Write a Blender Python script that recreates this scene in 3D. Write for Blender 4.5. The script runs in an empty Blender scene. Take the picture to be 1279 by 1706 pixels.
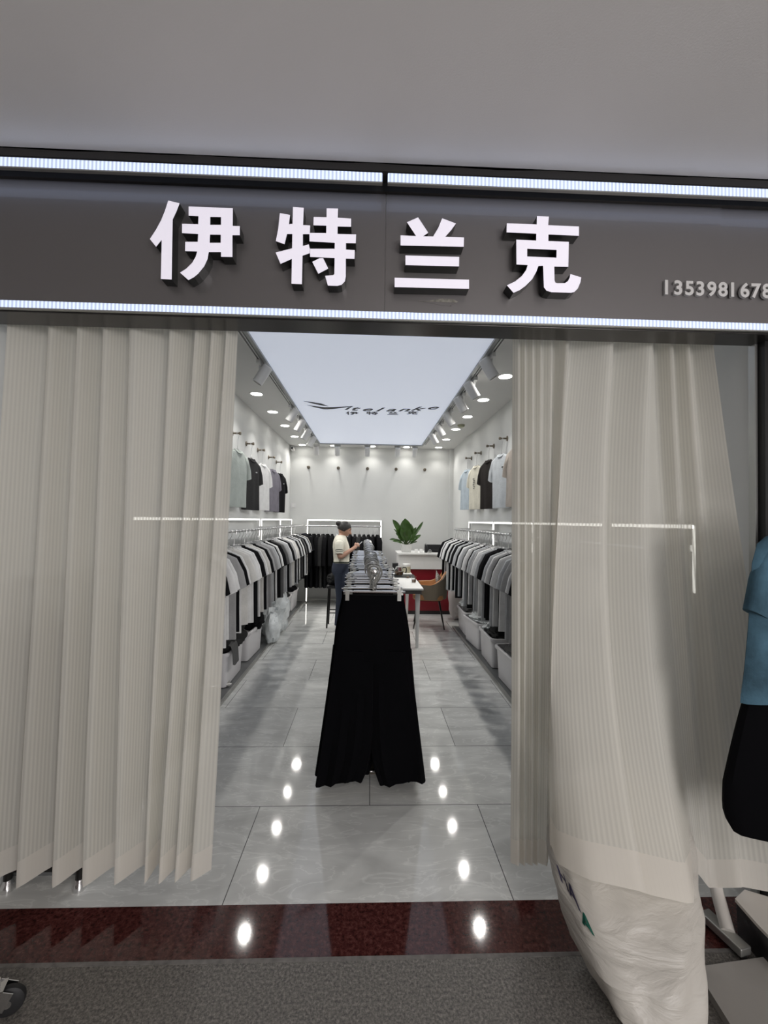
import bpy, bmesh, math, random
from mathutils import Vector, Matrix, Euler, noise
random.seed(7)
PI = math.pi
S = bpy.context.scene
COL = S.collection
sin, cos = math.sin, math.cos

# ------------------------------------------------------------------ camera
FPX, CXP, CYP, EYE = 692.0, 639.5, 853.0, 1.575
CAM_ROT = Matrix.Rotation(-0.03365, 3, 'Z') @ Matrix.Rotation(PI/2 + 0.0207, 3, 'X') @ Matrix.Rotation(0.014, 3, 'Z')
cam = bpy.data.cameras.new('camera')
cam.sensor_fit = 'HORIZONTAL'; cam.sensor_width = 36; cam.lens = 36*FPX/1279
cam.clip_start = 0.02
cam_o = bpy.data.objects.new('camera', cam); COL.objects.link(cam_o)
cam_o.matrix_world = Matrix.Translation((0, 0, EYE)) @ CAM_ROT.to_4x4()
S.camera = cam_o

def ray(px, py):
    return CAM_ROT @ Vector(((px-CXP)/FPX, -(py-CYP)/FPX, -1))
def at_y(px, py, Y):
    d = ray(px, py); return d*(Y/d.y) + Vector((0, 0, EYE))
def at_x(px, py, X):
    d = ray(px, py); return d*(X/d.x) + Vector((0, 0, EYE))
def at_z(px, py, Z):
    d = ray(px, py); return d*((Z-EYE)/d.z) + Vector((0, 0, EYE))

# ------------------------------------------------------------------ materials
def mat(name, col, rough=.6, metal=0., emit=0., ecol=None, spec=.5, noise_amt=0., noise_scale=20., bump=0., bump_scale=80., sheen=0., trans=0., coat=0., bdist=.01):
    m = bpy.data.materials.new(name); m.use_nodes = True
    nt = m.node_tree; b = nt.nodes['Principled BSDF']
    b.inputs['Base Color'].default_value = (*col, 1)
    b.inputs['Roughness'].default_value = rough
    b.inputs['Metallic'].default_value = metal
    b.inputs['Specular IOR Level'].default_value = spec
    if sheen: b.inputs['Sheen Weight'].default_value = sheen
    if trans: b.inputs['Transmission Weight'].default_value = trans
    if coat: b.inputs['Coat Weight'].default_value = coat
    if emit:
        b.inputs['Emission Color'].default_value = (*(ecol or col), 1)
        b.inputs['Emission Strength'].default_value = emit
    if noise_amt or bump:
        tc = nt.nodes.new('ShaderNodeTexCoord')
    if noise_amt:
        n = nt.nodes.new('ShaderNodeTexNoise'); n.inputs['Scale'].default_value = noise_scale; n.inputs['Detail'].default_value = 4
        nt.links.new(tc.outputs['Object'], n.inputs['Vector'])
        r = nt.nodes.new('ShaderNodeMapRange')
        r.inputs['From Min'].default_value = .3; r.inputs['From Max'].default_value = .7
        r.inputs['To Min'].default_value = 1-noise_amt; r.inputs['To Max'].default_value = 1+noise_amt
        nt.links.new(n.outputs['Fac'], r.inputs['Value'])
        mx = nt.nodes.new('ShaderNodeVectorMath'); mx.operation = 'SCALE'
        mx.inputs[0].default_value = col
        nt.links.new(r.outputs['Result'], mx.inputs['Scale'])
        nt.links.new(mx.outputs['Vector'], b.inputs['Base Color'])
    if bump:
        n2 = nt.nodes.new('ShaderNodeTexNoise'); n2.inputs['Scale'].default_value = bump_scale; n2.inputs['Detail'].default_value = 3
        nt.links.new(tc.outputs['Object'], n2.inputs['Vector'])
        bp = nt.nodes.new('ShaderNodeBump'); bp.inputs['Strength'].default_value = bump; bp.inputs['Distance'].default_value = bdist
        nt.links.new(n2.outputs['Fac'], bp.inputs['Height'])
        nt.links.new(bp.outputs['Normal'], b.inputs['Normal'])
    return m

def fabric(name, col, **k):
    return mat(name, col, rough=.9, spec=.2, noise_amt=.08, noise_scale=14, bump=.25, bump_scale=60, **k)

M = {}
M['wall'] = mat('white wall paint', (.64, .648, .634), .55, noise_amt=.015, noise_scale=3)
M['ceiling'] = mat('white ceiling paint', (.70, .70, .685), .7)
M['plaster'] = mat('corridor ceiling plaster', (.78, .76, .75), .7, noise_amt=.03, noise_scale=1.5, bump=.06, bump_scale=200)
M['sign_metal'] = mat('brushed dark steel', (.20, .19, .19), .40, .75, coat=.5)
M['dark_metal'] = mat('dark glossy metal', (.055, .052, .05), .22, .7)
M['jamb'] = mat('black aluminium', (.02, .02, .02), .35, .5)
M['alu'] = mat('grey aluminium', (.42, .42, .40), .35, .8)
M['black_side'] = mat('black letter return', (.02, .021, .02), .3)
M['letter_face'] = mat('lit acrylic letter face', (.8, .78, .85), .4, emit=.36, ecol=(1., .945, 1.09))
M['digit'] = mat('grey number plate metal', (.62, .61, .60), .5)
M['residue'] = mat('old glue residue', (.23, .22, .19), .8, noise_amt=.4, noise_scale=60)
M['chrome'] = mat('chrome', (.75, .75, .75), .18, 1.)
M['chrome_soft'] = mat('satin chrome', (.70, .70, .70), .3, 1.)
M['bronze'] = mat('bronze metal', (.20, .17, .13), .4, .8)
M['white_paint'] = mat('white painted metal', (.72, .72, .71), .4)
M['white_plastic'] = mat('white bin plastic', (.70, .69, .70), .35)
M['white_gloss'] = mat('white lacquer', (.75, .75, .73), .3)
M['grey_plinth'] = mat('dark grey plinth', (.13, .135, .135), .35)
M['black_plastic'] = mat('black plastic', (.012, .012, .013), .35)
M['rubber'] = mat('black rubber', (.015, .015, .016), .6)
M['red'] = mat('red lacquer panel', (.20, .006, .014), .35)
M['led'] = mat('white led strip', (1, 1, 1), .5, emit=3.2, ecol=(1., .98, .90))
M['downlight'] = mat('downlight lens', (1, 1, 1), .5, emit=16., ecol=(1., .97, .91))
M['spot_lens'] = mat('dark spot lens', (.03, .03, .03), .15)
M['panel_light'] = mat('stretch ceiling light', (.55, .57, .62), .5, emit=.42, ecol=(.87, .94, 1.10))
M['logo'] = mat('dark grey print', (.035, .04, .045), .6)
M['trim_grey'] = mat('grey trim', (.33, .34, .34), .4, .3)
M['tan'] = mat('tan leather', (.42, .19, .07), .5, noise_amt=.08, noise_scale=10)
M['taupe'] = mat('taupe upholstery', (.20, .165, .12), .75, bump=.15)
M['blackleg'] = mat('black painted steel', (.012, .011, .010), .35, .3)
M['leaf'] = mat('glossy green leaf', (.036, .085, .014), .3, noise_amt=.25, noise_scale=9)
M['stalk'] = mat('dark stalk', (.04, .06, .015), .5)
M['pot'] = mat('white ceramic pot', (.62, .62, .60), .5, noise_amt=.04)
M['soil'] = mat('soil', (.03, .02, .012), .9)
M['clear'] = mat('clear glass', (.9, .92, .92), .05, trans=1.)
M['tea'] = mat('tea', (.20, .07, .015), .2)
M['poly'] = mat('crinkled plastic bag', (.78, .82, .83), .25, noise_amt=.12, noise_scale=9, bump=.9, bump_scale=22)
M['sack'] = mat('white woven sack', (.50, .475, .43), .5, noise_amt=.05, noise_scale=8, bump=.8, bump_scale=9, bdist=.014)
M['sack_pink'] = mat('printed white sack', (.60, .55, .54), .6, noise_amt=.06, noise_scale=6, bump=.6, bump_scale=12)
M['ink_purple'] = mat('purple print', (.10, .09, .17), .6)
M['ink_green'] = mat('green print', (.02, .17, .12), .6)
M['skin'] = mat('skin', (.47, .27, .19), .5)
M['hair'] = mat('black hair', (.012, .010, .009), .55, noise_amt=.3, noise_scale=60, bump=.5, bump_scale=120)
M['knit'] = fabric('cream knit', (.72, .70, .60))
M['knit_dark'] = fabric('dark green knit stripe', (.06, .07, .055))
M['denim'] = fabric('blue denim', (.045, .054, .08))
M['eye'] = mat('dark eye', (.02, .015, .012), .3)
M['lip'] = mat('lips', (.35, .12, .10), .5)
M['screen'] = mat('phone screen', (.5, .55, .6), .2, emit=.35, ecol=(.8, .9, 1.))
M['card'] = mat('brown cardboard', (.42, .33, .23), .8)
M['grey_board'] = mat('grey board', (.30, .285, .265), .5, noise_amt=.05, noise_scale=4)
M['rackwhite'] = mat('cream painted rack tube', (.60, .57, .53), .4)
M['wire'] = mat('hanger steel', (.60, .60, .60), .28, 1.)
M['hanger_white'] = mat('pearl hanger bar', (.68, .67, .68), .3, .5)
FAB = {
 'white': fabric('white cotton', (.72, .72, .71)), 'offwhite': fabric('off white cotton', (.62, .61, .58)),
 'grey': fabric('grey cotton', (.34, .34, .34)), 'darkgrey': fabric('dark grey cotton', (.10, .10, .10)),
 'black': mat('black cotton', (.007, .007, .008), .9, spec=.12), 'lightgrey': fabric('light grey cotton', (.48, .49, .50)),
 'navy': fabric('navy cotton', (.02, .022, .035)), 'sage': fabric('pale sage cotton', (.42, .46, .43)),
 'lavender': fabric('grey lavender cotton', (.19, .18, .21)), 'paleblue': fabric('pale blue cotton', (.48, .55, .60)),
 'cream': fabric('cream cotton', (.70, .67, .56)), 'beige': fabric('beige cotton', (.46, .41, .36)),
 'icegrey': fabric('ice grey cotton', (.55, .58, .60)), 'brownblack': fabric('brown black cotton', (.022, .018, .016)),
 'teal': mat('mottled blue cotton', (.055, .115, .16), .9, spec=.2, noise_amt=.4, noise_scale=9, bump=.25, bump_scale=60), 'trouser': mat('black trouser cloth', (.0022, .0022, .003), .95, spec=.08),
 'charcoal': fabric('charcoal cotton', (.03, .03, .03)),
}

def nodes_mat(name):
    m = bpy.data.materials.new(name); m.use_nodes = True
    return m, m.node_tree, m.node_tree.nodes, m.node_tree.links

# polished marble floor tiles, 1.2 x 0.6 m in running bond
def tile_floor():
    m, nt, N, L = nodes_mat('polished grey marble tiles')
    b = N['Principled BSDF']; tc = N.new('ShaderNodeTexCoord')
    mp = N.new('ShaderNodeMapping'); mp.inputs['Location'].default_value = (1.178, -0.53, 0)
    L.new(tc.outputs['Object'], mp.inputs['Vector'])
    br = N.new('ShaderNodeTexBrick'); br.offset = .5; br.offset_frequency = 2
    br.inputs['Scale'].default_value = 1; br.inputs['Brick Width'].default_value = 1.2; br.inputs['Row Height'].default_value = .6
    br.inputs['Mortar Size'].default_value = .0022; br.inputs['Mortar Smooth'].default_value = .1
    br.inputs['Color1'].default_value = (.70, .705, .68, 1); br.inputs['Color2'].default_value = (.64, .645, .625, 1)
    br.inputs['Mortar'].default_value = (.10, .10, .10, 1)
    L.new(mp.outputs['Vector'], br.inputs['Vector'])
    ro = N.new('ShaderNodeMapping'); ro.inputs['Rotation'].default_value = (0, 0, .6); ro.inputs['Scale'].default_value = (1.2, 3.6, 1)
    L.new(tc.outputs['Object'], ro.inputs['Vector'])
    n1 = N.new('ShaderNodeTexNoise'); n1.inputs['Scale'].default_value = 1.5; n1.inputs['Detail'].default_value = 8; n1.inputs['Distortion'].default_value = 1.4
    L.new(ro.outputs['Vector'], n1.inputs['Vector'])
    r1 = N.new('ShaderNodeMapRange'); r1.inputs['From Min'].default_value = .3; r1.inputs['From Max'].default_value = .7
    r1.inputs['To Min'].default_value = .84; r1.inputs['To Max'].default_value = 1.14
    L.new(n1.outputs['Fac'], r1.inputs['Value'])
    n2 = N.new('ShaderNodeTexNoise'); n2.inputs['Scale'].default_value = 2.2; n2.inputs['Detail'].default_value = 6; n2.inputs['Distortion'].default_value = 2.2
    L.new(ro.outputs['Vector'], n2.inputs['Vector'])
    vein = N.new('ShaderNodeValToRGB')
    vein.color_ramp.elements[0].position = .47; vein.color_ramp.elements[0].color = (1, 1, 1, 1)
    vein.color_ramp.elements[1].position = .53; vein.color_ramp.elements[1].color = (1, 1, 1, 1)
    e = vein.color_ramp.elements.new(.5); e.color = (1.18, 1.18, 1.18, 1)
    L.new(n2.outputs['Fac'], vein.inputs['Fac'])
    s1 = N.new('ShaderNodeVectorMath'); s1.operation = 'SCALE'; L.new(br.outputs['Color'], s1.inputs[0]); L.new(r1.outputs['Result'], s1.inputs['Scale'])
    s2 = N.new('ShaderNodeVectorMath'); s2.operation = 'MULTIPLY'; L.new(s1.outputs['Vector'], s2.inputs[0]); L.new(vein.outputs['Color'], s2.inputs[1])
    L.new(s2.outputs['Vector'], b.inputs['Base Color'])
    b.inputs['Roughness'].default_value = .06; b.inputs['Specular IOR Level'].default_value = .55
    return m
M['tiles'] = tile_floor()

def granite(name, base, fleck, dark, scale, rough, spec=.5):
    m, nt, N, L = nodes_mat(name)
    b = N['Principled BSDF']; tc = N.new('ShaderNodeTexCoord')
    v = N.new('ShaderNodeTexNoise'); v.inputs['Scale'].default_value = scale; v.inputs['Detail'].default_value = 5; v.inputs['Roughness'].default_value = .75
    L.new(tc.outputs['Object'], v.inputs['Vector'])
    cr = N.new('ShaderNodeValToRGB'); E = cr.color_ramp.elements
    E[0].position = .36; E[0].color = (*dark, 1); E[1].position = .66; E[1].color = (*fleck, 1)
    x = E.new(.5); x.color = (*base, 1)
    L.new(v.outputs['Fac'], cr.inputs['Fac']); L.new(cr.outputs['Color'], b.inputs['Base Color'])
    b.inputs['Roughness'].default_value = rough; b.inputs['Specular IOR Level'].default_value = spec
    return m
M['red_granite'] = granite('polished red granite', (.066, .019, .017), (.13, .050, .043), (.028, .009, .008), 60, .06, .55)
M['grey_granite'] = granite('flamed grey granite', (.135, .125, .112), (.27, .25, .225), (.05, .048, .045), 110, .55)

def led_bar_mat():
    m, nt, N, L = nodes_mat('blue white led tube')
    b = N['Principled BSDF']; tc = N.new('ShaderNodeTexCoord')
    w = N.new('ShaderNodeTexWave'); w.bands_direction = 'X'; w.inputs['Scale'].default_value = 22; w.inputs['Distortion'].default_value = 0
    L.new(tc.outputs['Object'], w.inputs['Vector'])
    r = N.new('ShaderNodeMapRange'); r.inputs['To Min'].default_value = .55; r.inputs['To Max'].default_value = 1.15
    L.new(w.outputs['Fac'], r.inputs['Value'])
    b.inputs['Base Color'].default_value = (.25, .27, .32, 1)
    b.inputs['Emission Color'].default_value = (.70, .82, 1.12, 1)
    L.new(r.outputs['Result'], b.inputs['Emission Strength'])
    return m
M['led_bar'] = led_bar_mat()

def sheer():
    m, nt, N, L = nodes_mat('striped sheer voile')
    N.remove(N['Principled BSDF']); out = N['Material Output']
    uv = N.new('ShaderNodeTexCoord')
    w = N.new('ShaderNodeTexWave'); w.bands_direction = 'X'; w.inputs['Scale'].default_value = 24; w.inputs['Distortion'].default_value = 0
    L.new(uv.outputs['UV'], w.inputs['Vector'])
    sep = N.new('ShaderNodeSeparateXYZ'); L.new(uv.outputs['UV'], sep.inputs[0])
    hem = N.new('ShaderNodeMath'); hem.operation = 'LESS_THAN'; hem.inputs[1].default_value = .043
    L.new(sep.outputs['Y'], hem.inputs[0])
    r = N.new('ShaderNodeMapRange'); r.inputs['To Min'].default_value = .85; r.inputs['To Max'].default_value = .945
    L.new(w.outputs['Fac'], r.inputs['Value'])
    op = N.new('ShaderNodeMath'); op.operation = 'MULTIPLY_ADD'; op.inputs[1].default_value = .12
    L.new(hem.outputs[0], op.inputs[0]); L.new(r.outputs['Result'], op.inputs[2])
    cl = N.new('ShaderNodeMath'); cl.operation = 'MINIMUM'; cl.inputs[1].default_value = .985; L.new(op.outputs[0], cl.inputs[0])
    d = N.new('ShaderNodeBsdfDiffuse'); t = N.new('ShaderNodeBsdfTranslucent')
    hm = N.new('ShaderNodeMixRGB'); hm.inputs[2].default_value = (.80, .765, .70, 1); L.new(hem.outputs[0], hm.inputs[0])
    cr = N.new('ShaderNodeMixRGB'); cr.inputs[1].default_value = (.755, .735, .672, 1); cr.inputs[2].default_value = (.79, .77, .705, 1)
    L.new(w.outputs['Fac'], cr.inputs[0]); L.new(cr.outputs[0], hm.inputs[1]); L.new(hm.outputs[0], d.inputs['Color']); L.new(hm.outputs[0], t.inputs['Color'])
    m1 = N.new('ShaderNodeMixShader'); m1.inputs[0].default_value = .42
    L.new(d.outputs[0], m1.inputs[1]); L.new(t.outputs[0], m1.inputs[2])
    tr = N.new('ShaderNodeBsdfTransparent')
    m2 = N.new('ShaderNodeMixShader'); L.new(cl.outputs[0], m2.inputs[0]); L.new(tr.outputs[0], m2.inputs[1]); L.new(m1.outputs[0], m2.inputs[2])
    L.new(m2.outputs[0], out.inputs['Surface'])
    return m
M['sheer'] = sheer()
def sack_mat():
    m, nt, N, L = nodes_mat('crumpled white sack'); b = N['Principled BSDF']; tc = N.new('ShaderNodeTexCoord')
    b.inputs['Base Color'].default_value = (.50, .475, .43, 1); b.inputs['Roughness'].default_value = .45
    mp = N.new('ShaderNodeMapping'); mp.inputs['Scale'].default_value = (2.2, 2.2, 9); mp.inputs['Rotation'].default_value = (.15, .25, 0)
    n = N.new('ShaderNodeTexNoise'); n.inputs['Scale'].default_value = 2.4; n.inputs['Detail'].default_value = 5; n.inputs['Distortion'].default_value = .9
    L.new(tc.outputs['Object'], mp.inputs['Vector']); L.new(mp.outputs['Vector'], n.inputs['Vector'])
    bp = N.new('ShaderNodeBump'); bp.inputs['Strength'].default_value = .5; bp.inputs['Distance'].default_value = .03
    L.new(n.outputs['Fac'], bp.inputs['Height']); L.new(bp.outputs['Normal'], b.inputs['Normal'])
    return m
M['sack'] = sack_mat()

# ------------------------------------------------------------------ mesh helpers
class MB:
    def __init__(s): s.v = []; s.f = []; s.m = []
    def add(s, vs, fs, mi=0):
        o = len(s.v); s.v += [tuple(x) for x in vs]; s.f += [tuple(i+o for i in f) for f in fs]; s.m += [mi]*len(fs); return s
    def box(s, c, d, rot=None, mi=0, taper=1.):
        R = rot or Matrix.Identity(3); c = Vector(c); vs = []
        for z in (-1, 1):
            k = taper if z < 0 else 1
            for x, y in ((-1, -1), (1, -1), (1, 1), (-1, 1)):
                vs.append(c + R @ Vector((x*d[0]/2*k, y*d[1]/2*k, z*d[2]/2)))
        return s.add(vs, [(3, 2, 1, 0), (4, 5, 6, 7), (0, 1, 5, 4), (1, 2, 6, 5), (2, 3, 7, 6), (3, 0, 4, 7)], mi)
    def loft(s, rings, mi=0, cap=True, closed=True):
        n = len(rings[0]); vs = [p for r in rings for p in r]; fs = []
        for i in range(len(rings)-1):
            for j in range(n if closed else n-1):
                k = (j+1) % n; fs.append((i*n+j, i*n+k, (i+1)*n+k, (i+1)*n+j))
        mis = None
        if cap and closed:
            fs.append(tuple(range(n-1, -1, -1))); fs.append(tuple((len(rings)-1)*n+j for j in range(n)))
        if isinstance(mi, (list, tuple)):
            o = len(s.m); s.add(vs, fs, 0)
            for i in range(len(rings)-1):
                for j in range(n if closed else n-1): s.m[o+i*(n if closed else n-1)+j] = mi[i]
            return s
        return s.add(vs, fs, mi)
    def tube(s, pts, r, n=8, mi=0, cap=True):
        pts = [Vector(p) for p in pts]; rings = []; N_ = len(pts)
        rr = r if isinstance(r, (list, tuple)) else [r]*N_
        up = None
        for i, p in enumerate(pts):
            t = (pts[min(i+1, N_-1)] - pts[max(i-1, 0)]).normalized()
            if up is None: up = Vector((0, 0, 1)) if abs(t.z) < .9 else Vector((1, 0, 0))
            a = t.cross(up)
            if a.length < 1e-4: a = t.cross(Vector((0, 1, 0)))
            a.normalize(); b = a.cross(t).normalized(); up = b
            rings.append([p + a*cos(2*PI*k/n)*rr[i] + b*sin(2*PI*k/n)*rr[i] for k in range(n)])
        return s.loft(rings, mi, cap)
    def lathe(s, prof, c=(0, 0, 0), n=20, rot=None, mi=0, cap=True):
        R = rot or Matrix.Identity(3); c = Vector(c)
        return s.loft([[c + R @ Vector((r*cos(2*PI*k/n), r*sin(2*PI*k/n), z)) for k in range(n)] for r, z in prof], mi, cap)
    def ell(s, c, rad, n=16, m=10, rot=None, mi=0):
        R = rot or Matrix.Identity(3); c = Vector(c)
        return s.loft([[c + R @ Vector((rad[0]*sin(a)*cos(2*PI*k/n), rad[1]*sin(a)*sin(2*PI*k/n), -rad[2]*cos(a))) for k in range(n)]
                       for a in [PI*(.02+.96*i/m) for i in range(m+1)]], mi)
    def build(s, name, mats, parent=None, smooth=True, bevel=0., loc=None, rotz=0., sharp=None):
        me = bpy.data.meshes.new(name); me.from_pydata(s.v, [], s.f)
        ml = mats if isinstance(mats, (list, tuple)) else [mats]
        for x in ml: me.materials.append(x)
        for p, i in zip(me.polygons, s.m): p.material_index = i; p.use_smooth = smooth
        bm = bmesh.new(); bm.from_mesh(me); bmesh.ops.recalc_face_normals(bm, faces=bm.faces); bm.to_mesh(me); bm.free()
        me.update()
        if smooth: me.set_sharp_from_angle(angle=sharp or .7)
        o = bpy.data.objects.new(name, me); COL.objects.link(o)
        if parent: o.parent = parent
        if bevel:
            b = o.modifiers.new('bevel', 'BEVEL'); b.width = bevel; b.segments = 2; b.limit_method = 'ANGLE'
        if loc is not None: o.location = loc
        o.rotation_euler.z = rotz
        return o

def thing(name, label, cat, loc=(0, 0, 0), rotz=0., group=None):
    o = bpy.data.objects.new(name, None); o.empty_display_size = .1; COL.objects.link(o)
    o.location = loc; o.rotation_euler = (0, 0, rotz)
    return tag(o, label, cat, group)
def tag(o, label, cat, group=None):
    o['label'] = label; o['category'] = cat
    if group: o['group'] = group
    return o
def struct(o, label=None):
    o['kind'] = 'structure'
    if label: o['label'] = label
    return o
def dup(root, loc, rotz=0., label=None, group=None):
    r = root.copy(); COL.objects.link(r); r.location = loc; r.rotation_euler.z = rotz
    if label: r['label'] = label
    if group: r['group'] = group
    for ch in list(root.children):
        c = ch.copy(); COL.objects.link(c); c.parent = r
        for g in list(ch.children):
            d = g.copy(); COL.objects.link(d); d.parent = c
    return r
def ordn(i):
    return ['first', 'second', 'third', 'fourth', 'fifth', 'sixth', 'seventh', 'eighth', 'ninth', 'tenth', 'eleventh', 'twelfth', 'thirteenth',
            'fourteenth', 'fifteenth', 'sixteenth', 'seventeenth', 'eighteenth', 'nineteenth', 'twentieth', 'twenty-first', 'twenty-second',
            'twenty-third', 'twenty-fourth', 'twenty-fifth', 'twenty-sixth', 'twenty-seventh', 'twenty-eighth', 'twenty-ninth', 'thirtieth'][i]

def curve_mesh(splines, depth, bev=0.):
    """filled 2D outlines with holes, extruded by depth along +z -> list of verts, faces"""
    cu = bpy.data.curves.new('outline', 'CURVE'); cu.dimensions = '2D'; cu.fill_mode = 'BOTH'; cu.extrude = depth/2
    for pts in splines:
        sp = cu.splines.new('POLY'); sp.points.add(len(pts)-1)
        for p, q in zip(sp.points, pts): p.co = (q[0], q[1], 0, 1)
        sp.use_cyclic_u = True
    o = bpy.data.objects.new('outline', cu); COL.objects.link(o)
    dg = bpy.context.evaluated_depsgraph_get(); me = bpy.data.meshes.new_from_object(o.evaluated_get(dg))
    vs = [Vector(v.co) for v in me.vertices]; fs = [tuple(p.vertices) for p in me.polygons]
    bpy.data.objects.remove(o); bpy.data.curves.remove(cu); bpy.data.meshes.remove(me)
    return vs, fs
def text_mesh(txt, size, depth, shear=0., offset=0.):
    cu = bpy.data.curves.new('text', 'FONT'); cu.body = txt; cu.size = size; cu.extrude = depth/2; cu.shear = shear; cu.offset = offset
    cu.resolution_u = 4
    o = bpy.data.objects.new('text', cu); COL.objects.link(o)
    dg = bpy.context.evaluated_depsgraph_get(); me = bpy.data.meshes.new_from_object(o.evaluated_get(dg))
    vs = [Vector(v.co) for v in me.vertices]; fs = [tuple(p.vertices) for p in me.polygons]
    bpy.data.objects.remove(o); bpy.data.curves.remove(cu); bpy.data.meshes.remove(me)
    return vs, fs
# ------------------------------------------------------------------ the setting
XL, XR, YB, ZC = -1.54, 1.60, 8.02, 2.98
def slab(name, x0, x1, y0, y1, z0, z1, m, **k):
    return struct(MB().box(((x0+x1)/2, (y0+y1)/2, (z0+z1)/2), (x1-x0, y1-y0, z1-z0)).build(name, m, smooth=False, **k))
slab('floor', XL-.1, XR+.1, 1.745, YB+.1, -.08, 0, M['tiles'])
slab('floor_threshold', -3, 3, 1.535, 1.745, -.08, 0, M['red_granite'])
slab('trim_1', -3, 3, 1.52, 1.535, -.08, .001, mat('cement joint', (.17, .16, .15), .8, noise_amt=.3, noise_scale=30))
slab('floor_corridor', -4, 4, -4.5, 1.52, -.08, 0, M['grey_granite'])
slab('wall_left', XL-.1, XL, 1.66, YB+.1, 0, ZC+.1, M['wall'])
slab('wall_right', XR, XR+.1, 1.69, YB+.1, 0, ZC+.1, M['wall'])
slab('wall_back', XL-.1, XR+.1, YB, YB+.1, 0, ZC+.1, M['wall'])
slab('trim_2', 1.525, XR, YB-.06, YB, 0, ZC, M['wall'])                      # boxed pipe in the far right corner
slab('ceiling', XL-.1, XR+.1, 1.68, YB+.1, ZC, ZC+.1, M['ceiling'])
slab('ceiling_corridor', -4, 4, -4.5, 1.545, 2.915, 3.0, M['plaster'])
slab('wall_front', -3, 3, 1.605, 1.68, 2.335, ZC+.1, M['wall'])              # lintel over the opening
slab('wall_front_left', -4, XL-.1, 1.60, 1.70, 0, 2.335, M['wall'])
slab('wall_front_right', XR+.1, 4, 1.60, 1.70, 0, 2.335, M['dark_metal'])
slab('wall_corridor_left', -4.1, -4, -4.5, 1.6, 0, 2.915, M['plaster'])
slab('wall_corridor_right', 4, 4.1, -4.5, 1.6, 0, 2.915, M['plaster'])
slab('wall_corridor_back', -4.1, 4.1, -4.6, -4.5, 0, 2.915, M['plaster'])
# plinths the bins stand on
slab('trim_3', XL, -1.245, 1.9, YB, 0, .018, M['grey_plinth'])
slab('trim_4', 1.265, XR, 1.9, 6.18, 0, .018, M['grey_plinth'])
slab('trim_5', -1.247, -1.225, 1.9, YB, 0, .026, M['alu'])
slab('trim_6', 1.245, 1.267, 1.9, 6.18, 0, .026, M['alu'])
# jamb at the right of the opening
jb = struct(MB().box((1.617, 1.66, 1.165), (.03, .06, 2.33)).build('trim_7', M['jamb'], smooth=False))
struct(MB().box((1.594, 1.675, 1.165), (.012, .03, 2.33)).build('trim_8', M['alu'], smooth=False))
struct(MB().box((1.645, 1.635, 1.165), (.012, .05, 2.33)).build('trim_9', M['alu'], smooth=False))
struct(MB().box((1.69, 1.66, 1.165), (.08, .05, 2.33)).build('trim_10', M['dark_metal'], smooth=False))
# ragged plaster edge over the sign
rg = MB(); pts0, pts1 = [], []
for i in range(161):
    x = -3 + i*.0375
    z = 2.9115 - .006*abs(noise.noise((x*3.1, 0, 0))) - .012*max(0, noise.noise((x*1.3, 5, 0))-.25)
    pts0.append((x, 1.528, z)); pts1.append((x, 1.528, 2.93))
struct(rg.loft([pts0, pts1, [(a, 1.546, c) for a, b, c in pts1], [(a, 1.546, c) for a, b, c in pts0]], closed=False, cap=False).build('trim_11', M['plaster'], smooth=False))

# ------------------------------------------------------------------ shop sign
sign = thing('shop_sign', 'dark brushed metal shop sign with four white raised characters and a phone number', 'sign', (0, 1.6, 2.36))
def put(o):       # parts are modelled in world space; keep them there under their thing
    o.matrix_parent_inverse = Matrix.Translation(o.parent.location).inverted() if o.parent.rotation_euler.z == 0 else o.parent.matrix_basis.inverted()
    return o
for x0, x1, y in ((-2.6, .044, 1.598), (.046, 1.392, 1.598), (1.394, 2.6, 1.602)):
    put(MB().box(((x0+x1)/2, y+.004, 2.620), (x1-x0, .008, .500)).build('panel', M['sign_metal'], sign, smooth=False))
put(MB().box((0, 1.592, 2.883), (5.2, .016, .064)).box((0, 1.556, 2.899), (5.2, .056, .032)).build('top_channel', M['dark_metal'], sign, smooth=False))
put(MB().box((0, 1.6255, 2.3505), (5.2, .109, .041)).build('bottom_channel', M['dark_metal'], sign, smooth=False, bevel=.002))

CH = []
CH.append(((240, 325), [
 [(285, 65), (420, 97), (385, 190), (338, 290), (326, 1000), (198, 992), (208, 530), (142, 612), (68, 520), (140, 410), (200, 300), (245, 190)],
 [(527, 135), (1050, 155), (1048, 365), (1132, 367), (1132, 475), (1045, 475), (1045, 733), (910, 730), (910, 675), (765, 675), (750, 760), (710, 845), (640, 930), (590, 972), (525, 1007), (425, 918), (500, 870), (570, 800), (610, 730), (628, 668), (485, 663), (487, 553), (635, 553), (640, 460), (448, 450), (450, 340), (640, 345), (643, 250), (527, 245)],
 [(782, 258), (910, 260), (910, 352), (782, 352)], [(780, 468), (908, 470), (906, 565), (776, 565)]]))
CH.append(((445, 325), [
 [(305, 140), (432, 150), (425, 355), (508, 360), (506, 446), (499, 446), (499, 462), (422, 462), (422, 602), (492, 583), (503, 632), (503, 688), (418, 718), (410, 1055), (287, 1050), (292, 755), (158, 815), (100, 680), (295, 630), (297, 460), (235, 460), (205, 582), (102, 545), (130, 400), (150, 213), (270, 235), (258, 345), (300, 340)],
 [(703, 157), (838, 160), (835, 268), (993, 278), (993, 375), (833, 372), (832, 460), (1052, 465), (1048, 570), (932, 568), (932, 645), (1036, 652), (1033, 755), (930, 752), (930, 960), (920, 1020), (880, 1062), (830, 1075), (718, 1072), (685, 955), (780, 948), (795, 935), (798, 745), (668, 740), (508, 732), (505, 635), (798, 635), (800, 565), (500, 548), (500, 448), (698, 450), (700, 362), (547, 358), (550, 258), (703, 262)],
 [(533, 790), (622, 746), (662, 746), (722, 870), (605, 932)]]))
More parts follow.
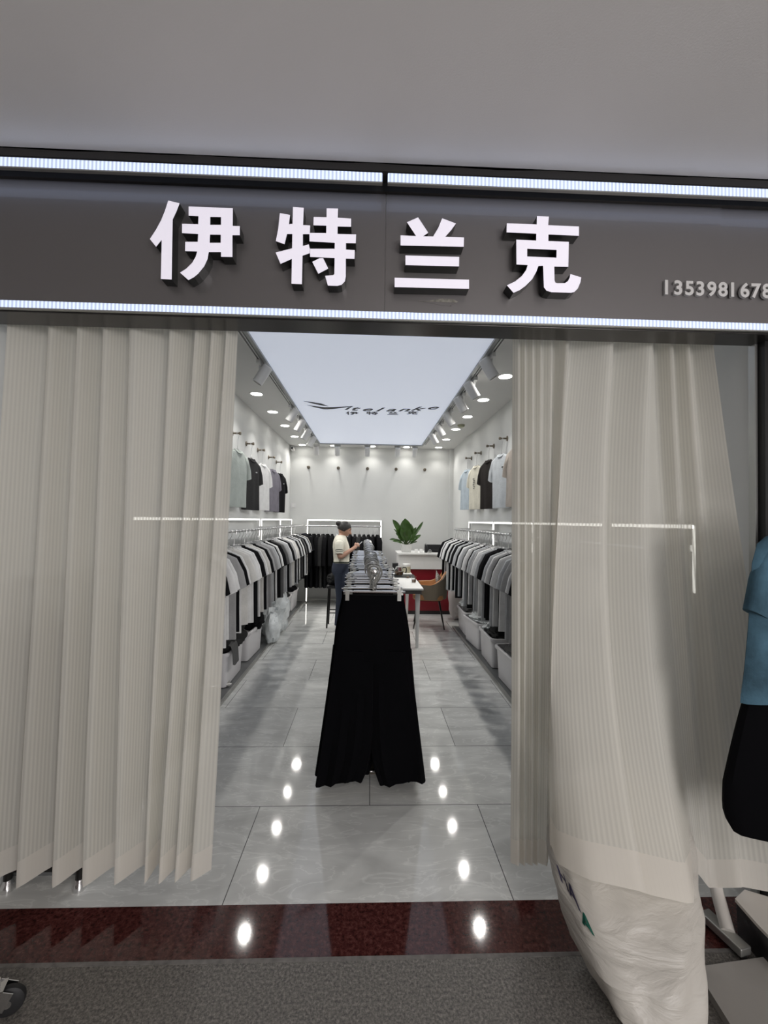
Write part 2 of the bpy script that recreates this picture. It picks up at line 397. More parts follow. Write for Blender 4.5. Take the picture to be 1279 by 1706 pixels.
CH.append(((640, 340), [
 [(192, 370), (376, 378), (268, 215), (400, 157), (520, 340), (458, 381), (578, 383), (640, 280), (685, 168), (848, 230), (790, 310), (720, 388), (943, 395), (940, 505), (192, 490)],
 [(250, 608), (886, 625), (884, 738), (250, 722)], [(122, 872), (1003, 895), (1003, 1003), (122, 983)]]))
CH.append(((820, 340), [
 [(527, 143), (668, 148), (660, 250), (1024, 265), (1024, 375), (664, 360), (662, 437), (905, 447), (898, 743), (732, 740), (735, 900), (745, 930), (770, 937), (860, 935), (895, 910), (915, 870), (922, 828), (1052, 868), (1040, 930), (1010, 1000), (970, 1040), (930, 1050), (700, 1043), (640, 1025), (610, 985), (600, 730), (545, 732), (520, 800), (470, 890), (390, 970), (320, 1020), (250, 1050), (172, 962), (270, 915), (350, 850), (400, 780), (418, 722), (285, 715), (283, 420), (518, 432), (520, 350), (168, 335), (170, 228), (525, 240)],
 [(412, 528), (760, 543), (758, 635), (412, 620)]]))
GLYPH = []                                     # outlines in metres, x right, z up
for (ox, oy), sps in CH:
    GLYPH.append([[(p.x, p.z) for p in (at_y(ox + a/7.1056, oy + b/7.1056, 1.55) for a, b in sp)] for sp in sps])
for g, nm in zip(GLYPH, ('yi', 'te', 'lan', 'ke')):
    vs, fs = curve_mesh(g, .048)
    b = MB(); b.add([(v.x, 1.574 - v.z, v.y) for v in vs], fs)
    for i, f in enumerate(b.f):
        if all(b.v[k][1] < 1.5505 for k in f): b.m[i] = 1
    put(b.build('sign_character', [M['black_side'], M['letter_face']], sign, smooth=False))
# phone number
p0, p1 = at_y(1104, 490, 1.588), at_y(1279, 497, 1.588)
for i, ch in enumerate('1353981678'):
    px = 1104.3 + i*18.35 + (3 if ch == '1' else 0)
    base = at_y(px, 489.5 + i*.68, 1.588)
    vs, fs = text_mesh(ch, .078, .010, offset=.0022)
    mnx = min(v.x for v in vs)
    b = MB().add([(base.x + v.x - mnx, 1.592 - v.z, base.z + v.y) for v in vs], fs)
    put(b.build('number_digit', M['digit'], sign, smooth=False))
# glue smear below the third character
gl = []
for k in range(40):
    a = 2*PI*k/40; r = 1 + .35*noise.noise((cos(a)*2, sin(a)*2, 3)) + .2*noise.noise((cos(a)*6, sin(a)*6, 1))
    q = at_y(728, 503, 1.597); gl.append((q.x + cos(a)*r*.075, q.z + sin(a)*r*.010 + .006*sin(a*2)))
vs, fs = curve_mesh([gl], .0012)
put(MB().add([(v.x, 1.5976 - v.z, v.y) for v in vs], fs).build('glue_smear', M['residue'], sign, smooth=False))

def ledbar(x0, x1, yf, z0, z1, label):
    t = thing('led_tube', label, 'light', ((x0+x1)/2, yf, z0), group='led tubes along the shop sign')
    put(MB().box(((x0+x1)/2, yf+.004, (z0+z1)/2), (x1-x0, .008, z1-z0)).build('diffuser', M['led_bar'], t, smooth=False, bevel=.003))
    put(MB().box(((x0+x1)/2, yf+.0025, z0-.003), (x1-x0, .013, .005)).build('lower_edge', M['alu'], t, smooth=False))
ledbar(-2.5, .028, 1.521, 2.834, 2.872, 'blue-white led tube above the sign, left piece over the first two characters')
ledbar(.048, 2.5, 1.521, 2.834, 2.872, 'blue-white led tube above the sign, right piece over the phone number')
ledbar(-2.5, 2.5, 1.560, 2.340, 2.369, 'long blue-white led tube along the bottom edge of the shop sign')

# ------------------------------------------------------------------ ceiling light, downlights, spots
cl = thing('ceiling_light_panel', 'large glowing white stretch ceiling light with a dark printed logo', 'ceiling light', (0, 4.75, 2.97))
put(MB().box((0, 4.75, 2.970), (1.84, 5.56, .012)).build('light_surface', M['panel_light'], cl, smooth=False))
fr = MB()
for x in (-.935, .935): fr.box((x, 4.75, 2.962), (.03, 5.62, .035))
for y in (1.955, 7.545): fr.box((0, y, 2.962), (1.84, .03, .035))
put(fr.build('frame', M['trim_grey'], cl, smooth=False))
PZ = 2.9625
def on_panel(zx, zy):
    return at_z(490 + zx/4.9192, 640 + zy/4.9192, PZ)
def flat_poly(pts):
    vs, fs = curve_mesh([[(p.x, p.y) for p in pts]], .002)
    return [(v.x, v.y, PZ + v.z) for v in vs], fs
lg = MB()
for poly in ([(75, 138), (150, 148), (220, 159), (280, 181), (236, 176), (180, 165), (130, 153)],
             [(105, 171), (180, 182), (250, 190), (330, 188), (400, 185), (485, 181), (400, 193), (330, 202), (270, 206), (240, 205), (170, 190)]):
    lg.add(*flat_poly([on_panel(*p) for p in poly]))
TXT = [('i', 405, 209), ('t', 455, 214), ('e', 545, 219), ('l', 660, 222), ('a', 745, 222), ('n', 845, 221), ('k', 950, 215), ('e', 1075, 205)]
for ch, zx, zy in TXT:
    o = on_panel(zx, zy); vs, fs = text_mesh(ch, .25, .002, shear=.45, offset=.004)
    vs = [(o.x + v.x*1.05, o.y - v.y, PZ + v.z) for v in vs]
    lg.add(vs, fs)
for g, zx in zip(GLYPH, (475, 640, 810, 970)):
    cx = sum(p[0] for sp in g for p in sp)/sum(len(sp) for sp in g); cz = sum(p[1] for sp in g for p in sp)/sum(len(sp) for sp in g)
    o = on_panel(zx, 238)
    vs, fs = curve_mesh([[((x-cx)*.5 + o.x, o.y - (z-cz)*.5) for x, z in sp] for sp in g], .002)
    lg.add([(v.x, v.y, PZ + v.z) for v in vs], fs)
put(lg.build('logo_print', M['logo'], cl, smooth=False))

DLW = 8.2
def downlight_proto():
    t = thing('downlight', 'round recessed downlight', 'downlight')
    MB().lathe([(.062, -.004), (.075, -.007), (.082, 0)], n=24, cap=False).build('trim_ring', M['white_paint'], t)
    MB().lathe([(.063, -.004), (.001, -.0045)], n=24).build('lens', M['downlight'], t)
    return t
dl = downlight_proto(); first = True
DL = []
LW = ['nearest the curtain', 'second from the curtain', 'third from the curtain', 'fourth from the curtain', 'nearest the back wall']
for i, y in enumerate((4.686, 5.459, 6.253, 7.056, 7.839)): DL.append((-1.293, y, 'round downlight in the left ceiling strip, ' + LW[i]))
RWD = ['nearest the curtain', 'second from the curtain', 'third from the curtain', 'fourth from the curtain', 'fifth from the curtain', 'in the back right corner']
for i, y in enumerate((3.93, 4.707, 5.481, 6.249, 7.044, 7.82)): DL.append((1.283, y, 'round downlight in the right ceiling strip, ' + RWD[i]))
for x, w in ((-.705, 'left'), (.025, 'middle'), (.677, 'right')): DL.append((x, 7.85, f'round downlight behind the big ceiling light, {w} one of three'))
for x, y, lab in DL:
    if first: dl.location = (x, y, ZC); dl['label'] = lab; dl['group'] = 'ceiling downlights'; first = False
    else: dup(dl, (x, y, ZC), 0, lab, 'ceiling downlights')
for i, (x, y, lab) in enumerate(DL):       # the lamps inside the downlights
    l = bpy.data.lights.new('downlight_lamp', 'AREA'); l.shape = 'DISK'; l.size = .12; l.energy = DLW*(.5 if y > 7.7 else 1.); l.color = (1., .97, .93); l.spread = 2.2
    o = bpy.data.objects.new('downlight_lamp', l); COL.objects.link(o); o.location = (x, y, ZC-.012)
    o.rotation_euler = (0, (-.40 if x < 0 else .40) if abs(x) > 1 else 0, 0) if y < 7.7 else (-.35, 0, 0)
for s, w in ((-1, 'left'), (1, 'right')):
    t = thing('light_track', f'thin black-slotted white light track along the {w} edge of the ceiling light', 'light track', (s*.985, 4.8, ZC))
    put(MB().box((s*.985, 4.8, ZC-.012), (.035, 5.3, .024)).build('rail', M['white_paint'], t, smooth=False))
    put(MB().box((s*.985, 4.8, ZC-.0245), (.012, 5.28, .003)).build('slot', M['black_plastic'], t, smooth=False))
t = thing('light_track', 'short white light track behind the far end of the ceiling light', 'light track', (0, 7.63, ZC))
put(MB().box((0, 7.63, ZC-.012), (1.7, .035, .024)).build('rail', M['white_paint'], t, smooth=False))

def spot(loc, aim, label, first_=[None]):
    if first_[0] is None:
        t = thing('track_spotlight', label, 'spotlight', loc, group='track spotlights')
        MB().box((0, 0, -.018), (.035, .12, .036)).build('adapter', M['white_paint'], t, smooth=False, bevel=.003)
        MB().tube([(0, 0, -.03), (0, 0, -.085)], .009, 8).build('stem', M['white_paint'], t)
        R = Matrix.Rotation(.55, 3, 'Y'); c = Vector((.025, 0, -.115))
        h = MB().lathe([(.005, .085), (.04, .085), (.046, .078), (.046, -.085), (.040, -.088), (.037, -.06)], c, 20, R, cap=False).build('lamp_head', M['white_paint'], t)
        MB().lathe([(.037, -.062), (.001, -.06)], c, 16, R).build('lens', M['spot_lens'], h)
        first_[0] = t; t.rotation_euler.z = aim
    else:
        dup(first_[0], loc, aim, label, 'track spotlights')
def where(i, n): return 'nearest the shop front' if i == 0 else ('last before the back wall' if i == n-1 else ordn(i) + ' from the shop front')
LS = [(433, 600), (484, 672), (497, 692), (508, 706), (517, 718)]
for i, (px, py) in enumerate(LS):
    p = at_x(px, py, -.985); spot((-.985, p.y, ZC-.024), 0, 'white cylinder spotlight on the left track, ' + where(i, len(LS)))
RS = [(819, 596), (790, 632), (771, 661), (751, 686), (736, 704), (725, 721)]
for i, (px, py) in enumerate(RS):
    p = at_x(px, py, .985); spot((.985, p.y, ZC-.024), PI, 'white cylinder spotlight on the right track, ' + where(i, len(RS)))
for i, px in enumerate((527, 562, 612, 662, 691)):
    p = at_y(px, 742, 7.63); spot((p.x, 7.63, ZC-.024), -PI/2, 'white spotlight aimed at the back wall, ' + ['leftmost of five', 'second from left of five', 'middle of five', 'fourth from left of five', 'rightmost of five'][i])

# smoke detector, sprinkler, camera, wall switch
p = at_z(768, 708, ZC)
tag(MB().lathe([(.001, -.035), (.035, -.035), (.05, -.02), (.055, 0)], n=20).build('smoke_detector', mat('yellowed plastic', (.42, .43, .30), .5), loc=(p.x, p.y, ZC)), 'small yellowish round smoke detector on the ceiling, right side', 'smoke detector')
p = at_z(739, 724, ZC)
sp = thing('sprinkler_head', 'small metal fire sprinkler on the ceiling, far right', 'sprinkler', (p.x, p.y, ZC))
MB().lathe([(.025, 0), (.025, -.006), (.008, -.01), (.008, -.04)], n=12).build('body', M['chrome_soft'], sp)
MB().lathe([(.001, -.05), (.02, -.05), (.02, -.047), (.001, -.047)], n=12).build('deflector', M['chrome_soft'], sp)
p = at_y(487, 748, 7.9)
sc = thing('security_camera', 'white bullet security camera in the far left ceiling corner', 'camera', (p.x, 7.94, p.z))
R = Matrix.Rotation(PI/2-.15, 3, 'X') @ Matrix.Identity(3)
MB().lathe([(.001, -.06), (.03, -.06), (.034, -.05), (.034, .07), (.03, .08), (.022, .08)], n=16, rot=R, cap=False).build('housing', M['white_paint'], sc)
MB().lathe([(.022, .078), (.001, .079)], n=16, rot=R).build('lens', M['black_plastic'], sc)
MB().tube([(0, .02, .02), (0, .05, .05), (0, .079, .06)], .01, 8).build('bracket', M['white_paint'], sc)
p = at_y(483, 842, YB)
ws = thing('wall_switch', 'small white switch plate low in the far left corner of the back wall', 'switch', (p.x+.06, YB-.004, p.z))
MB().box((0, 0, 0), (.086, .008, .086)).build('plate', M['white_plastic'], ws, smooth=False, bevel=.002)
MB().box((0, -.005, 0), (.04, .004, .06)).build('rocker', M['white_gloss'], ws, smooth=False)

# ------------------------------------------------------------------ curtains
def curtain(name, label, cols, ztop, rows=44, sub=4):
    """cols: (top x, top y, bottom x, bottom y, hem z, drape power)"""
    n = len(cols); fine = []
    def cr(p0, p1, p2, p3, t):
        return [.5*((2*b) + (c-a)*t + (2*a-5*b+4*c-d)*t*t + (3*b-a-3*c+d)*t*t*t) for a, b, c, d in zip(p0, p1, p2, p3)]
    for i in range(n-1):
        for k in range(sub):
            t = k/sub
            a = cr(cols[max(i-1, 0)], cols[i], cols[i+1], cols[min(i+2, n-1)], t)
            l = [x + (y-x)*t for x, y in zip(cols[i], cols[i+1])]
            fine.append([.45*x + .55*y for x, y in zip(a, l)])
    fine.append(list(cols[-1]))
    us = [0]
    for a, b in zip(fine, fine[1:]): us.append(us[-1] + max(math.dist(a[:2], b[:2]), .75*math.dist(a[2:4], b[2:4])))
    V = []; UV = []
    for (tx, ty, bx, by, hz, e), u in zip(fine, us):
        for r in range(rows+1):
            v = r/rows
            w = v**e
            nx = .004*noise.noise((u*9, v*2.0, .3))*v; ny = .009*noise.noise((u*11, v*2.6, 4.1))*v
            V.append((tx + (bx-tx)*v + nx, ty + (by-ty)*w + ny, ztop + (hz-ztop)*v)); UV.append((u, (1-v)))
    F = []
    m = rows+1
    for i in range(len(fine)-1):
        for r in range(rows): F.append((i*m+r, i*m+r+1, (i+1)*m+r+1, (i+1)*m+r))
    me = bpy.data.meshes.new(name); me.from_pydata(V, [], F); me.materials.append(M['sheer'])
    uvl = me.uv_layers.new(name='cloth')
    for lp in me.loops: uvl.data[lp.index].uv = UV[lp.vertex_index]
    for p in me.polygons: p.use_smooth = True
    o = bpy.data.objects.new(name, me); COL.objects.link(o)
    return tag(o, label, 'curtain')

T = [14, 83, 130, 173, 217, 284, 328, 355, 380]; B = [-48, 28, 87, 138, 190, 240, 264, 292, 318]
hem = [.105, .115, .115, .115, .12, .125, .125, .13, .135]
cols = []
ends_t, ends_b = T[1:] + [397], B[1:] + [352]
for i in range(len(T)):
    amp = min(.10, .0019*(ends_t[i]-T[i]) + .022)
    c = at_y(T[i], 550, 1.70); cb = at_y(B[i], 1450, 1.70)
    d = at_y(ends_t[i]+1, 550, 1.70+amp); db = at_y(ends_b[i]+1, 1440, 1.70+amp)
    cols.append((c.x, c.y, cb.x, cb.y, hem[i], 1.)); cols.append((d.x, d.y, db.x, db.y, hem[i]+.004, 1.))
q = at_y(-60, 550, 1.80); qb = at_y(-150, 1450, 1.80)
cols[0] = (cols[0][0], cols[0][1], cols[0][2], cols[0][3], cols[0][4], 1.)
curtain('curtain', 'cream striped sheer curtain gathered at the left of the shop opening', cols, 2.52)

# right curtain: a tight bunch by the opening, then a part pulled out over the sack, then a part over the clothes rack
cols = []
def c2(tx, Yt, bx, by_, Yb, e, ztop=2.52):
    c = at_y(tx, 570, Yt); d = at_y(bx, by_, Yb); cols.append((c.x, c.y, d.x, d.y, d.z, e))
Tb = [853, 864, 875, 888, 902, 920]; Bb = [850, 864, 874, 886, 896, 910]
for i in range(5):
    amp = .035
    c2(Tb[i], 1.76+amp, Bb[i], 1437, 1.76+amp, 1.)
    c2(Tb[i+1]+.5, 1.76, Bb[i+1]+.5, 1443, 1.76, 1.)
c2(920, 1.80, 911, 1442, 1.77, 1.2)
c2(952, 1.725, 916, 1405, 1.56, 2.4)
c2(953, 1.80, 932, 1440, 1.46, 2.6)
c2(985, 1.77, 985, 1468, 1.37, 3.0)
c2(1025, 1.72, 1075, 1487, 1.335, 3.0)
c2(1024, 1.81, 1066, 1486, 1.365, 3.0)
c2(1055, 1.77, 1108, 1497, 1.35, 3.0)
c2(1089, 1.72, 1154, 1503, 1.36, 3.0)
c2(1088, 1.81, 1158, 1452, 1.60, 1.7)
c2(1119, 1.73, 1178, 1476, 1.61, 1.7)
c2(1118, 1.80, 1186, 1478, 1.64, 1.7)
c2(1145, 1.73, 1235, 1479, 1.60, 1.6)
c2(1144, 1.80, 1240, 1479, 1.63, 1.6)
c2(1180, 1.72, 1325, 1492, 1.58, 1.25)
curtain('curtain', 'cream striped sheer curtain at the right of the opening, draped over a white sack', cols, 2.52, rows=52)
tr_ = thing('curtain_rail', 'curtain rail hidden behind the sign lintel', 'curtain rail', (0, 1.76, 2.53))
put(MB().tube([(XL, 1.76, 2.535), (XR, 1.76, 2.535)], .014, 10).build('rod', M['alu'], tr_))

# ------------------------------------------------------------------ unseen fill lights added outside the shop
W = bpy.data.worlds.new('world'); S.world = W; W.use_nodes = True
W.node_tree.nodes['Background'].inputs['Color'].default_value = (.02, .02, .022, 1)
def area(name, loc, size, power, color, direction):
    l = bpy.data.lights.new(name, 'AREA'); l.shape = 'RECTANGLE'; l.size, l.size_y = size; l.energy = power; l.color = color
    o = bpy.data.objects.new(name, l); COL.objects.link(o); o.location = loc
    o.rotation_euler = Vector(direction).to_track_quat('-Z', 'Y').to_euler()
    return o
area('added_corridor_fill', (.5, -1.6, 2.88), (1.6, .35), 14, (1., .96, .93), (0, .15, -1))  # unseen fill added overhead behind the camera to brighten the corridor side
area('added_front_fill', (2.5, -3.8, 1.5), (2.6, 2.0), 150, (1., .97, .97), (-.45, 1, .06))  # added area light, no visible source; brightens curtains, sign and ceiling from the front
S.view_settings.view_transform = 'Standard'; S.view_settings.look = 'None'; S.view_settings.exposure = 0; S.view_settings.gamma = 1
S.cycles.use_denoising = True
S.cycles.max_bounces = 8; S.cycles.transparent_max_bounces = 16; S.cycles.sample_clamp_indirect = 6
# ------------------------------------------------------------------ garments
def ring_el(xa, xb, z, t, n=18, fold=0., ph=0., zf=None, kf=9.):
    """closed flat ring between xa and xb at height z, half thickness t, rippled by fold"""
    out = []
    for k in range(n):
        a = 2*PI*k/n; u = cos(a); x = (xa+xb)/2 + (xb-xa)/2*u
        y = t*(abs(sin(a))**.7)*(1 if sin(a) >= 0 else -1) + fold*sin(kf*u + ph)
        out.append((x, y, z if zf is None else zf(x)))
    return out
def tee_meshes(key, L=.68, w=.40, seed=0, logo=None):
    """short-sleeved t-shirt; origin at the neck, hanging down -z, front towards -y"""
    rnd = random.Random(seed); ph = rnd.uniform(0, 6); h = w/2
    body = MB()
    prof = [(.065, -.012, .016, 0), (.10, -.022, .018, 0), (h*.80, -.05, .020, .001), (h*.93, -.075, .022, .002), (h, -.14, .028, .003), (h*1.0, -.24, .032, .005),
            (h*.99, -.36, .031, .007), (h*1.0, -.50, .030, .009), (h*1.02, -L+.02, .029, .011), (h*1.02, -L, .027, .011)]
    body.loft([ring_el(-a, a, z, t, 22, f, ph + z*2, kf=8) for a, z, t, f in prof])
    slv = []
    for s in (-1, 1):
        b = MB(); rg = []
        for ox, oz, ix, iz, t in ((h*.62, -.030, h*.80, -.20, .020), (h*.98, -.062, h*.97, -.235, .027), (h*1.26, -.17, h*1.04, -.285, .030), (h*1.40, -.29, h*1.03, -.325, .030)):
            r = []
            for k in range(14):
                a = 2*PI*k/14; u = (1+cos(a))/2
                r.append((s*(ix + (ox-ix)*u), t*sin(a) + .004*sin(7*u+ph), iz + (oz-iz)*u))
            rg.append(r)
        b.loft(rg); slv.append(b)
    col = MB().tube([(.072*cos(a), .020*sin(a)-.004, -.010 - .035*max(0, -sin(a))) for a in [2*PI*k/18 for k in range(19)]], .0075, 6)
    return body, slv, col
def make_tee(key, seed, L=.68, w=.40, trim=None, name='t_shirt'):
    t = thing(name, 'x', 't-shirt')
    body, slv, col = tee_meshes(key, L, w, seed)
    body.build('body', FAB[key], t)
    for b in slv: b.build('sleeve', FAB[key], t)
    col.build('collar', FAB[trim or key], t)
    return t
def wire_hanger(drop=.13, w=.34, name='clothes_hanger', m='wire', bar='wire'):
    """origin on the rail axis; neck of the garment is drop below"""
    b = MB()
    hook = [(-.018, 0, -.012)] + [(.021*cos(a), 0, .021*sin(a)) for a in [PI - PI*k/8 for k in range(9)]] + [(.020, 0, -.03), (.004, 0, -.06), (0, 0, -drop+.005)]
    b.tube(hook, .0032, 6)
    b.tube([(-w/2, 0, -drop-.06), (-w/4, 0, -drop-.027), (0, 0, -drop), (w/4, 0, -drop-.027), (w/2, 0, -drop-.06)], .0065, 6)
    return b
hanger = wire_hanger().build('clothes_hanger', M['wire'])
tag(hanger, 'x', 'hanger')
hang_used = [False]
def place_hanger(loc, rz, label, group):
    if not hang_used[0]:
        o = hanger; hang_used[0] = True
    else:
        o = hanger.copy(); COL.objects.link(o)
    o.location = loc; o.rotation_euler.z = rz; o['label'] = label; o['group'] = group
    return o

TEES = {}
def tee(key, loc, rz, label, group, seed=0, L=.68, w=.40):
    k = (key, seed % 3, L, w)
    if k not in TEES:
        TEES[k] = make_tee(key, seed % 3 + 11, L, w); o = TEES[k]
        o.location = loc; o.rotation_euler.z = rz; o['label'] = label; o['group'] = group
        return o
    return dup(TEES[k], loc, rz, label, group)

CNAME = {'white': 'white', 'offwhite': 'off-white', 'grey': 'mid grey', 'darkgrey': 'dark grey', 'black': 'black', 'lightgrey': 'light grey', 'navy': 'navy'}
RAIL_Z = 1.455
# rails and lit frames on the two side walls: every frame is a thing
def frame(x, y0, y1, s, label, low0=.03, low1=.03):
    """lit rectangular wall frame with a hanging rail; s = +1 when the room lies towards +x"""
    t = thing('lit_wall_rack', label, 'clothes rack', (x, (y0+y1)/2, 0), group='lit wall racks')
    for y, lo in ((y0, low0), (y1, low1)):
        put(MB().box((x, y, (1.58+.03)/2), (.03, .022, 1.55)).build('upright', M['white_paint'], t, smooth=False))
        if lo > 1.5: continue
        put(MB().box((x+s*.0165, y, (1.575+lo)/2+.05), (.004, .016, 1.57-lo-.1)).build('light_strip', M['led'], t, smooth=False))
    put(MB().box((x, (y0+y1)/2, 1.568), (.03, y1-y0+.022, .022)).build('top_bar', M['white_paint'], t, smooth=False))
    put(MB().box((x+s*.0165, (y0+y1)/2, 1.566), (.004, y1-y0, .018)).build('light_strip', M['led'], t, smooth=False))
    put(MB().box((x, (y0+y1)/2, 1.34), (.018, y1-y0-.02, .018)).build('cross_bar', M['chrome_soft'], t, smooth=False))
    xr = x + s*.235
    put(MB().tube([(xr, y0, RAIL_Z), (xr, y1, RAIL_Z)], .0125, 10).build('rail', M['chrome_soft'], t))
    for y in (y0+.012, y1-.012):
        put(MB().box(((x+xr)/2, y, RAIL_Z+.008), (abs(xr-x), .008, .03)).build('bracket', M['chrome_soft'], t, smooth=False))
frame(-1.50, 2.66, 3.48, 1, 'lit white wall rack behind the left curtain', 1.6, 1.6)
frame(-1.50, 3.52, 5.66, 1, 'lit white wall rack on the left, nearest the edge of the left curtain', 1.6, .4)
frame(-1.50, 5.76, 6.93, 1, 'lit white wall rack on the left, middle of the three in plain view', .4, .4)
frame(-1.50, 6.97, 7.94, 1, 'lit white wall rack on the left, next to the back wall', .4, .4)
frame(1.56, 5.17, 6.44, -1, 'lit white wall rack on the right, farther one next to the counter', .4, .4)
frame(1.56, 3.90, 5.13, -1, 'lit white wall rack on the right, beside the edge of the right curtain', .4, .4)
frame(1.56, 2.68, 3.86, -1, 'lit white wall rack behind the right curtain', .8, 1.6)
frame(1.56, 1.93, 2.60, -1, 'lit white wall rack nearest the shop front behind the right curtain', 1.15, 1.6)

LCOL = ['white', 'white', 'grey', 'black', 'white', 'white', 'grey', 'black', 'white', 'offwhite',
        'white', 'white', 'black', 'white', 'offwhite', 'black', 'grey', 'grey', 'lightgrey', 'black', 'white', 'black', 'darkgrey', 'grey', 'lightgrey', 'white', 'black', 'grey',
        'white', 'offwhite', 'grey', 'black', 'lightgrey', 'black', 'white', 'black', 'darkgrey', 'black', 'lightgrey', 'white', 'black', 'offwhite', 'black', 'black', 'navy', 'black', 'black']
n = len(LCOL); rl = random.Random(3)
DROP = .13
for i, c in enumerate(LCOL):
    y = 2.68 + i*(7.86-2.68)/(n-1) + rl.uniform(-.012, .012)
    if any(abs(y-q) < .03 for q in (3.5, 5.71, 6.95)): y += .06
    rz = rl.uniform(-.10, .16); x = -1.265 + rl.uniform(-.012, .012)
    Ls = rl.choice((.68, .68, .71))
    back = n-i
    lab = f'{CNAME[c]} t-shirt on the left wall rail, ' + (ordn(back-1) + ' from the back wall' if back <= 30 else ordn(i) + ' from the shop front, behind the curtain')
    tee(c, (x, y, RAIL_Z-DROP-.004), rz, lab, 't-shirts along the left wall rail', rl.randrange(3), Ls)
    place_hanger((-1.265, y, RAIL_Z-.008), rz, 'steel clothes hanger on the left wall rail', 'hangers on the left wall rail')
RCOL = ['white', 'black', 'lightgrey', 'black', 'white', 'grey', 'lightgrey', 'white', 'black', 'white', 'lightgrey',
        'black', 'black', 'lightgrey', 'white', 'grey', 'lightgrey', 'black', 'white', 'black', 'lightgrey', 'white', 'black', 'lightgrey', 'black', 'black', 'lightgrey', 'black', 'white', 'black', 'lightgrey', 'white', 'black', 'white', 'black']
n = len(RCOL)
for i, c in enumerate(RCOL):
    y = 2.76 + i*(6.38-2.76)/(n-1) + rl.uniform(-.012, .012)
    if any(abs(y-q) < .03 for q in (3.88, 5.15)): y += .06
    rz = rl.uniform(-.16, .10); x = 1.325 + rl.uniform(-.012, .012)
    Ls = rl.choice((.68, .71, .74)); back = n-i
    lab = f'{CNAME[c]} t-shirt on the right wall rail, ' + (ordn(back-1) + ' from the counter end' if back <= 30 else ordn(i) + ' from the shop front, behind the curtain')
    tee(c, (x, y, RAIL_Z-DROP-.004), rz, lab, 't-shirts along the right wall rail', rl.randrange(3), Ls)
    place_hanger((1.325, y, RAIL_Z-.008), rz, 'steel clothes hanger on the right wall rail', 'hangers on the right wall rail')

# ------------------------------------------------------------------ wall pegs and display t-shirts
def peg_proto():
    t = thing('wall_peg', 'x', 'wall peg')
    R = Matrix.Rotation(PI/2, 3, 'Y')     # local +z -> +x : out of the wall along +x
    MB().lathe([(.030, 0), (.031, .004), (.028, .010), (.014, .012)], n=18, rot=R).build('base', M['bronze'], t)
    MB().lathe([(.010, .010), (.010, .075), (.016, .080), (.019, .092), (.016, .100), (.001, .102)], n=14, rot=R).build('stem', M['bronze'], t)
    return t
peg0 = peg_proto(); pused = [False]
def peg(loc, rz, label, group):
    if not pused[0]:
        pused[0] = True; peg0.location = loc; peg0.rotation_euler.z = rz; peg0['label'] = label; peg0['group'] = group; return
    dup(peg0, loc, rz, label, group)
wh = wire_hanger(.165, .34); whang = wh.build('clothes_hanger', M['wire']); tag(whang, 'x', 'hanger'); wused = [False]
LP = [(4.636, 2.519, 'sage', 'pale sage'), (5.16, 2.50, 'charcoal', 'charcoal'), (5.684, 2.51, 'white', 'white'), (6.289, 2.504, 'lavender', 'grey-lavender'), (6.80, 2.503, 'black', 'black')]
RP = [(6.53, 2.585, 'paleblue', 'pale blue'), (5.96, 2.575, 'cream', 'cream'), (5.338, 2.565, 'brownblack', 'brown-black'), (4.81, 2.56, 'icegrey', 'ice grey'), (4.28, 2.56, 'beige', 'beige')]
for side, lst, xw, s in (('left', LP, XL, 1), ('right', RP, XR, -1)):
    for i, (y, z, k, nm) in enumerate(lst):
        who = f'holding the {nm} t-shirt'
        peg((xw, y, z), 0 if s > 0 else PI, f'bronze wall peg on the {side} wall {who}', 'bronze wall pegs')
        rz = s*(PI/2 - .22)
        hl = (xw + s*.066, y, z-.008)
        o = whang if not wused[0] else whang.copy()
        if wused[0]: COL.objects.link(o)
        wused[0] = True
        o.location = hl; o.rotation_euler.z = rz; o['label'] = f'steel hanger {who} high on the {side} wall'; o['group'] = 'hangers on the wall pegs'
        t = make_tee(k, 21+i, .64, .40)
        t.location = (hl[0]+s*.004, y, z-.178); t.rotation_euler.z = rz
        t['label'] = f'{nm} t-shirt displayed high on the {side} wall'; t['group'] = 'display t-shirts high on the side walls'
        if k in ('charcoal', 'icegrey', 'cream', 'black'):
            m = {'charcoal': 'lightgrey', 'icegrey': 'darkgrey', 'cream': 'darkgrey', 'black': 'lightgrey'}[k]
            if k == 'cream':
                b = MB()
                for q in range(6): b.box((.01*((q*5) % 3-1), -.038, -.20-.028*q), (.04-.004*q, .006, .012))
            else:
                b = MB().box((.075, -.031, -.17), (.028, .008, .012))
            b.build('chest_print', FAB[m], t, smooth=False)
for i, (px, py) in enumerate(((513, 778), (563, 779), (612, 780), (660, 781), (708, 782))):
    p = at_y(px, py, YB-.06)
    peg((p.x, YB, p.z), -PI/2, 'empty bronze wall peg on the back wall, ' + ['leftmost', 'second from the left', 'middle one', 'second from the right', 'rightmost'][i] + ' of five', 'bronze wall pegs')

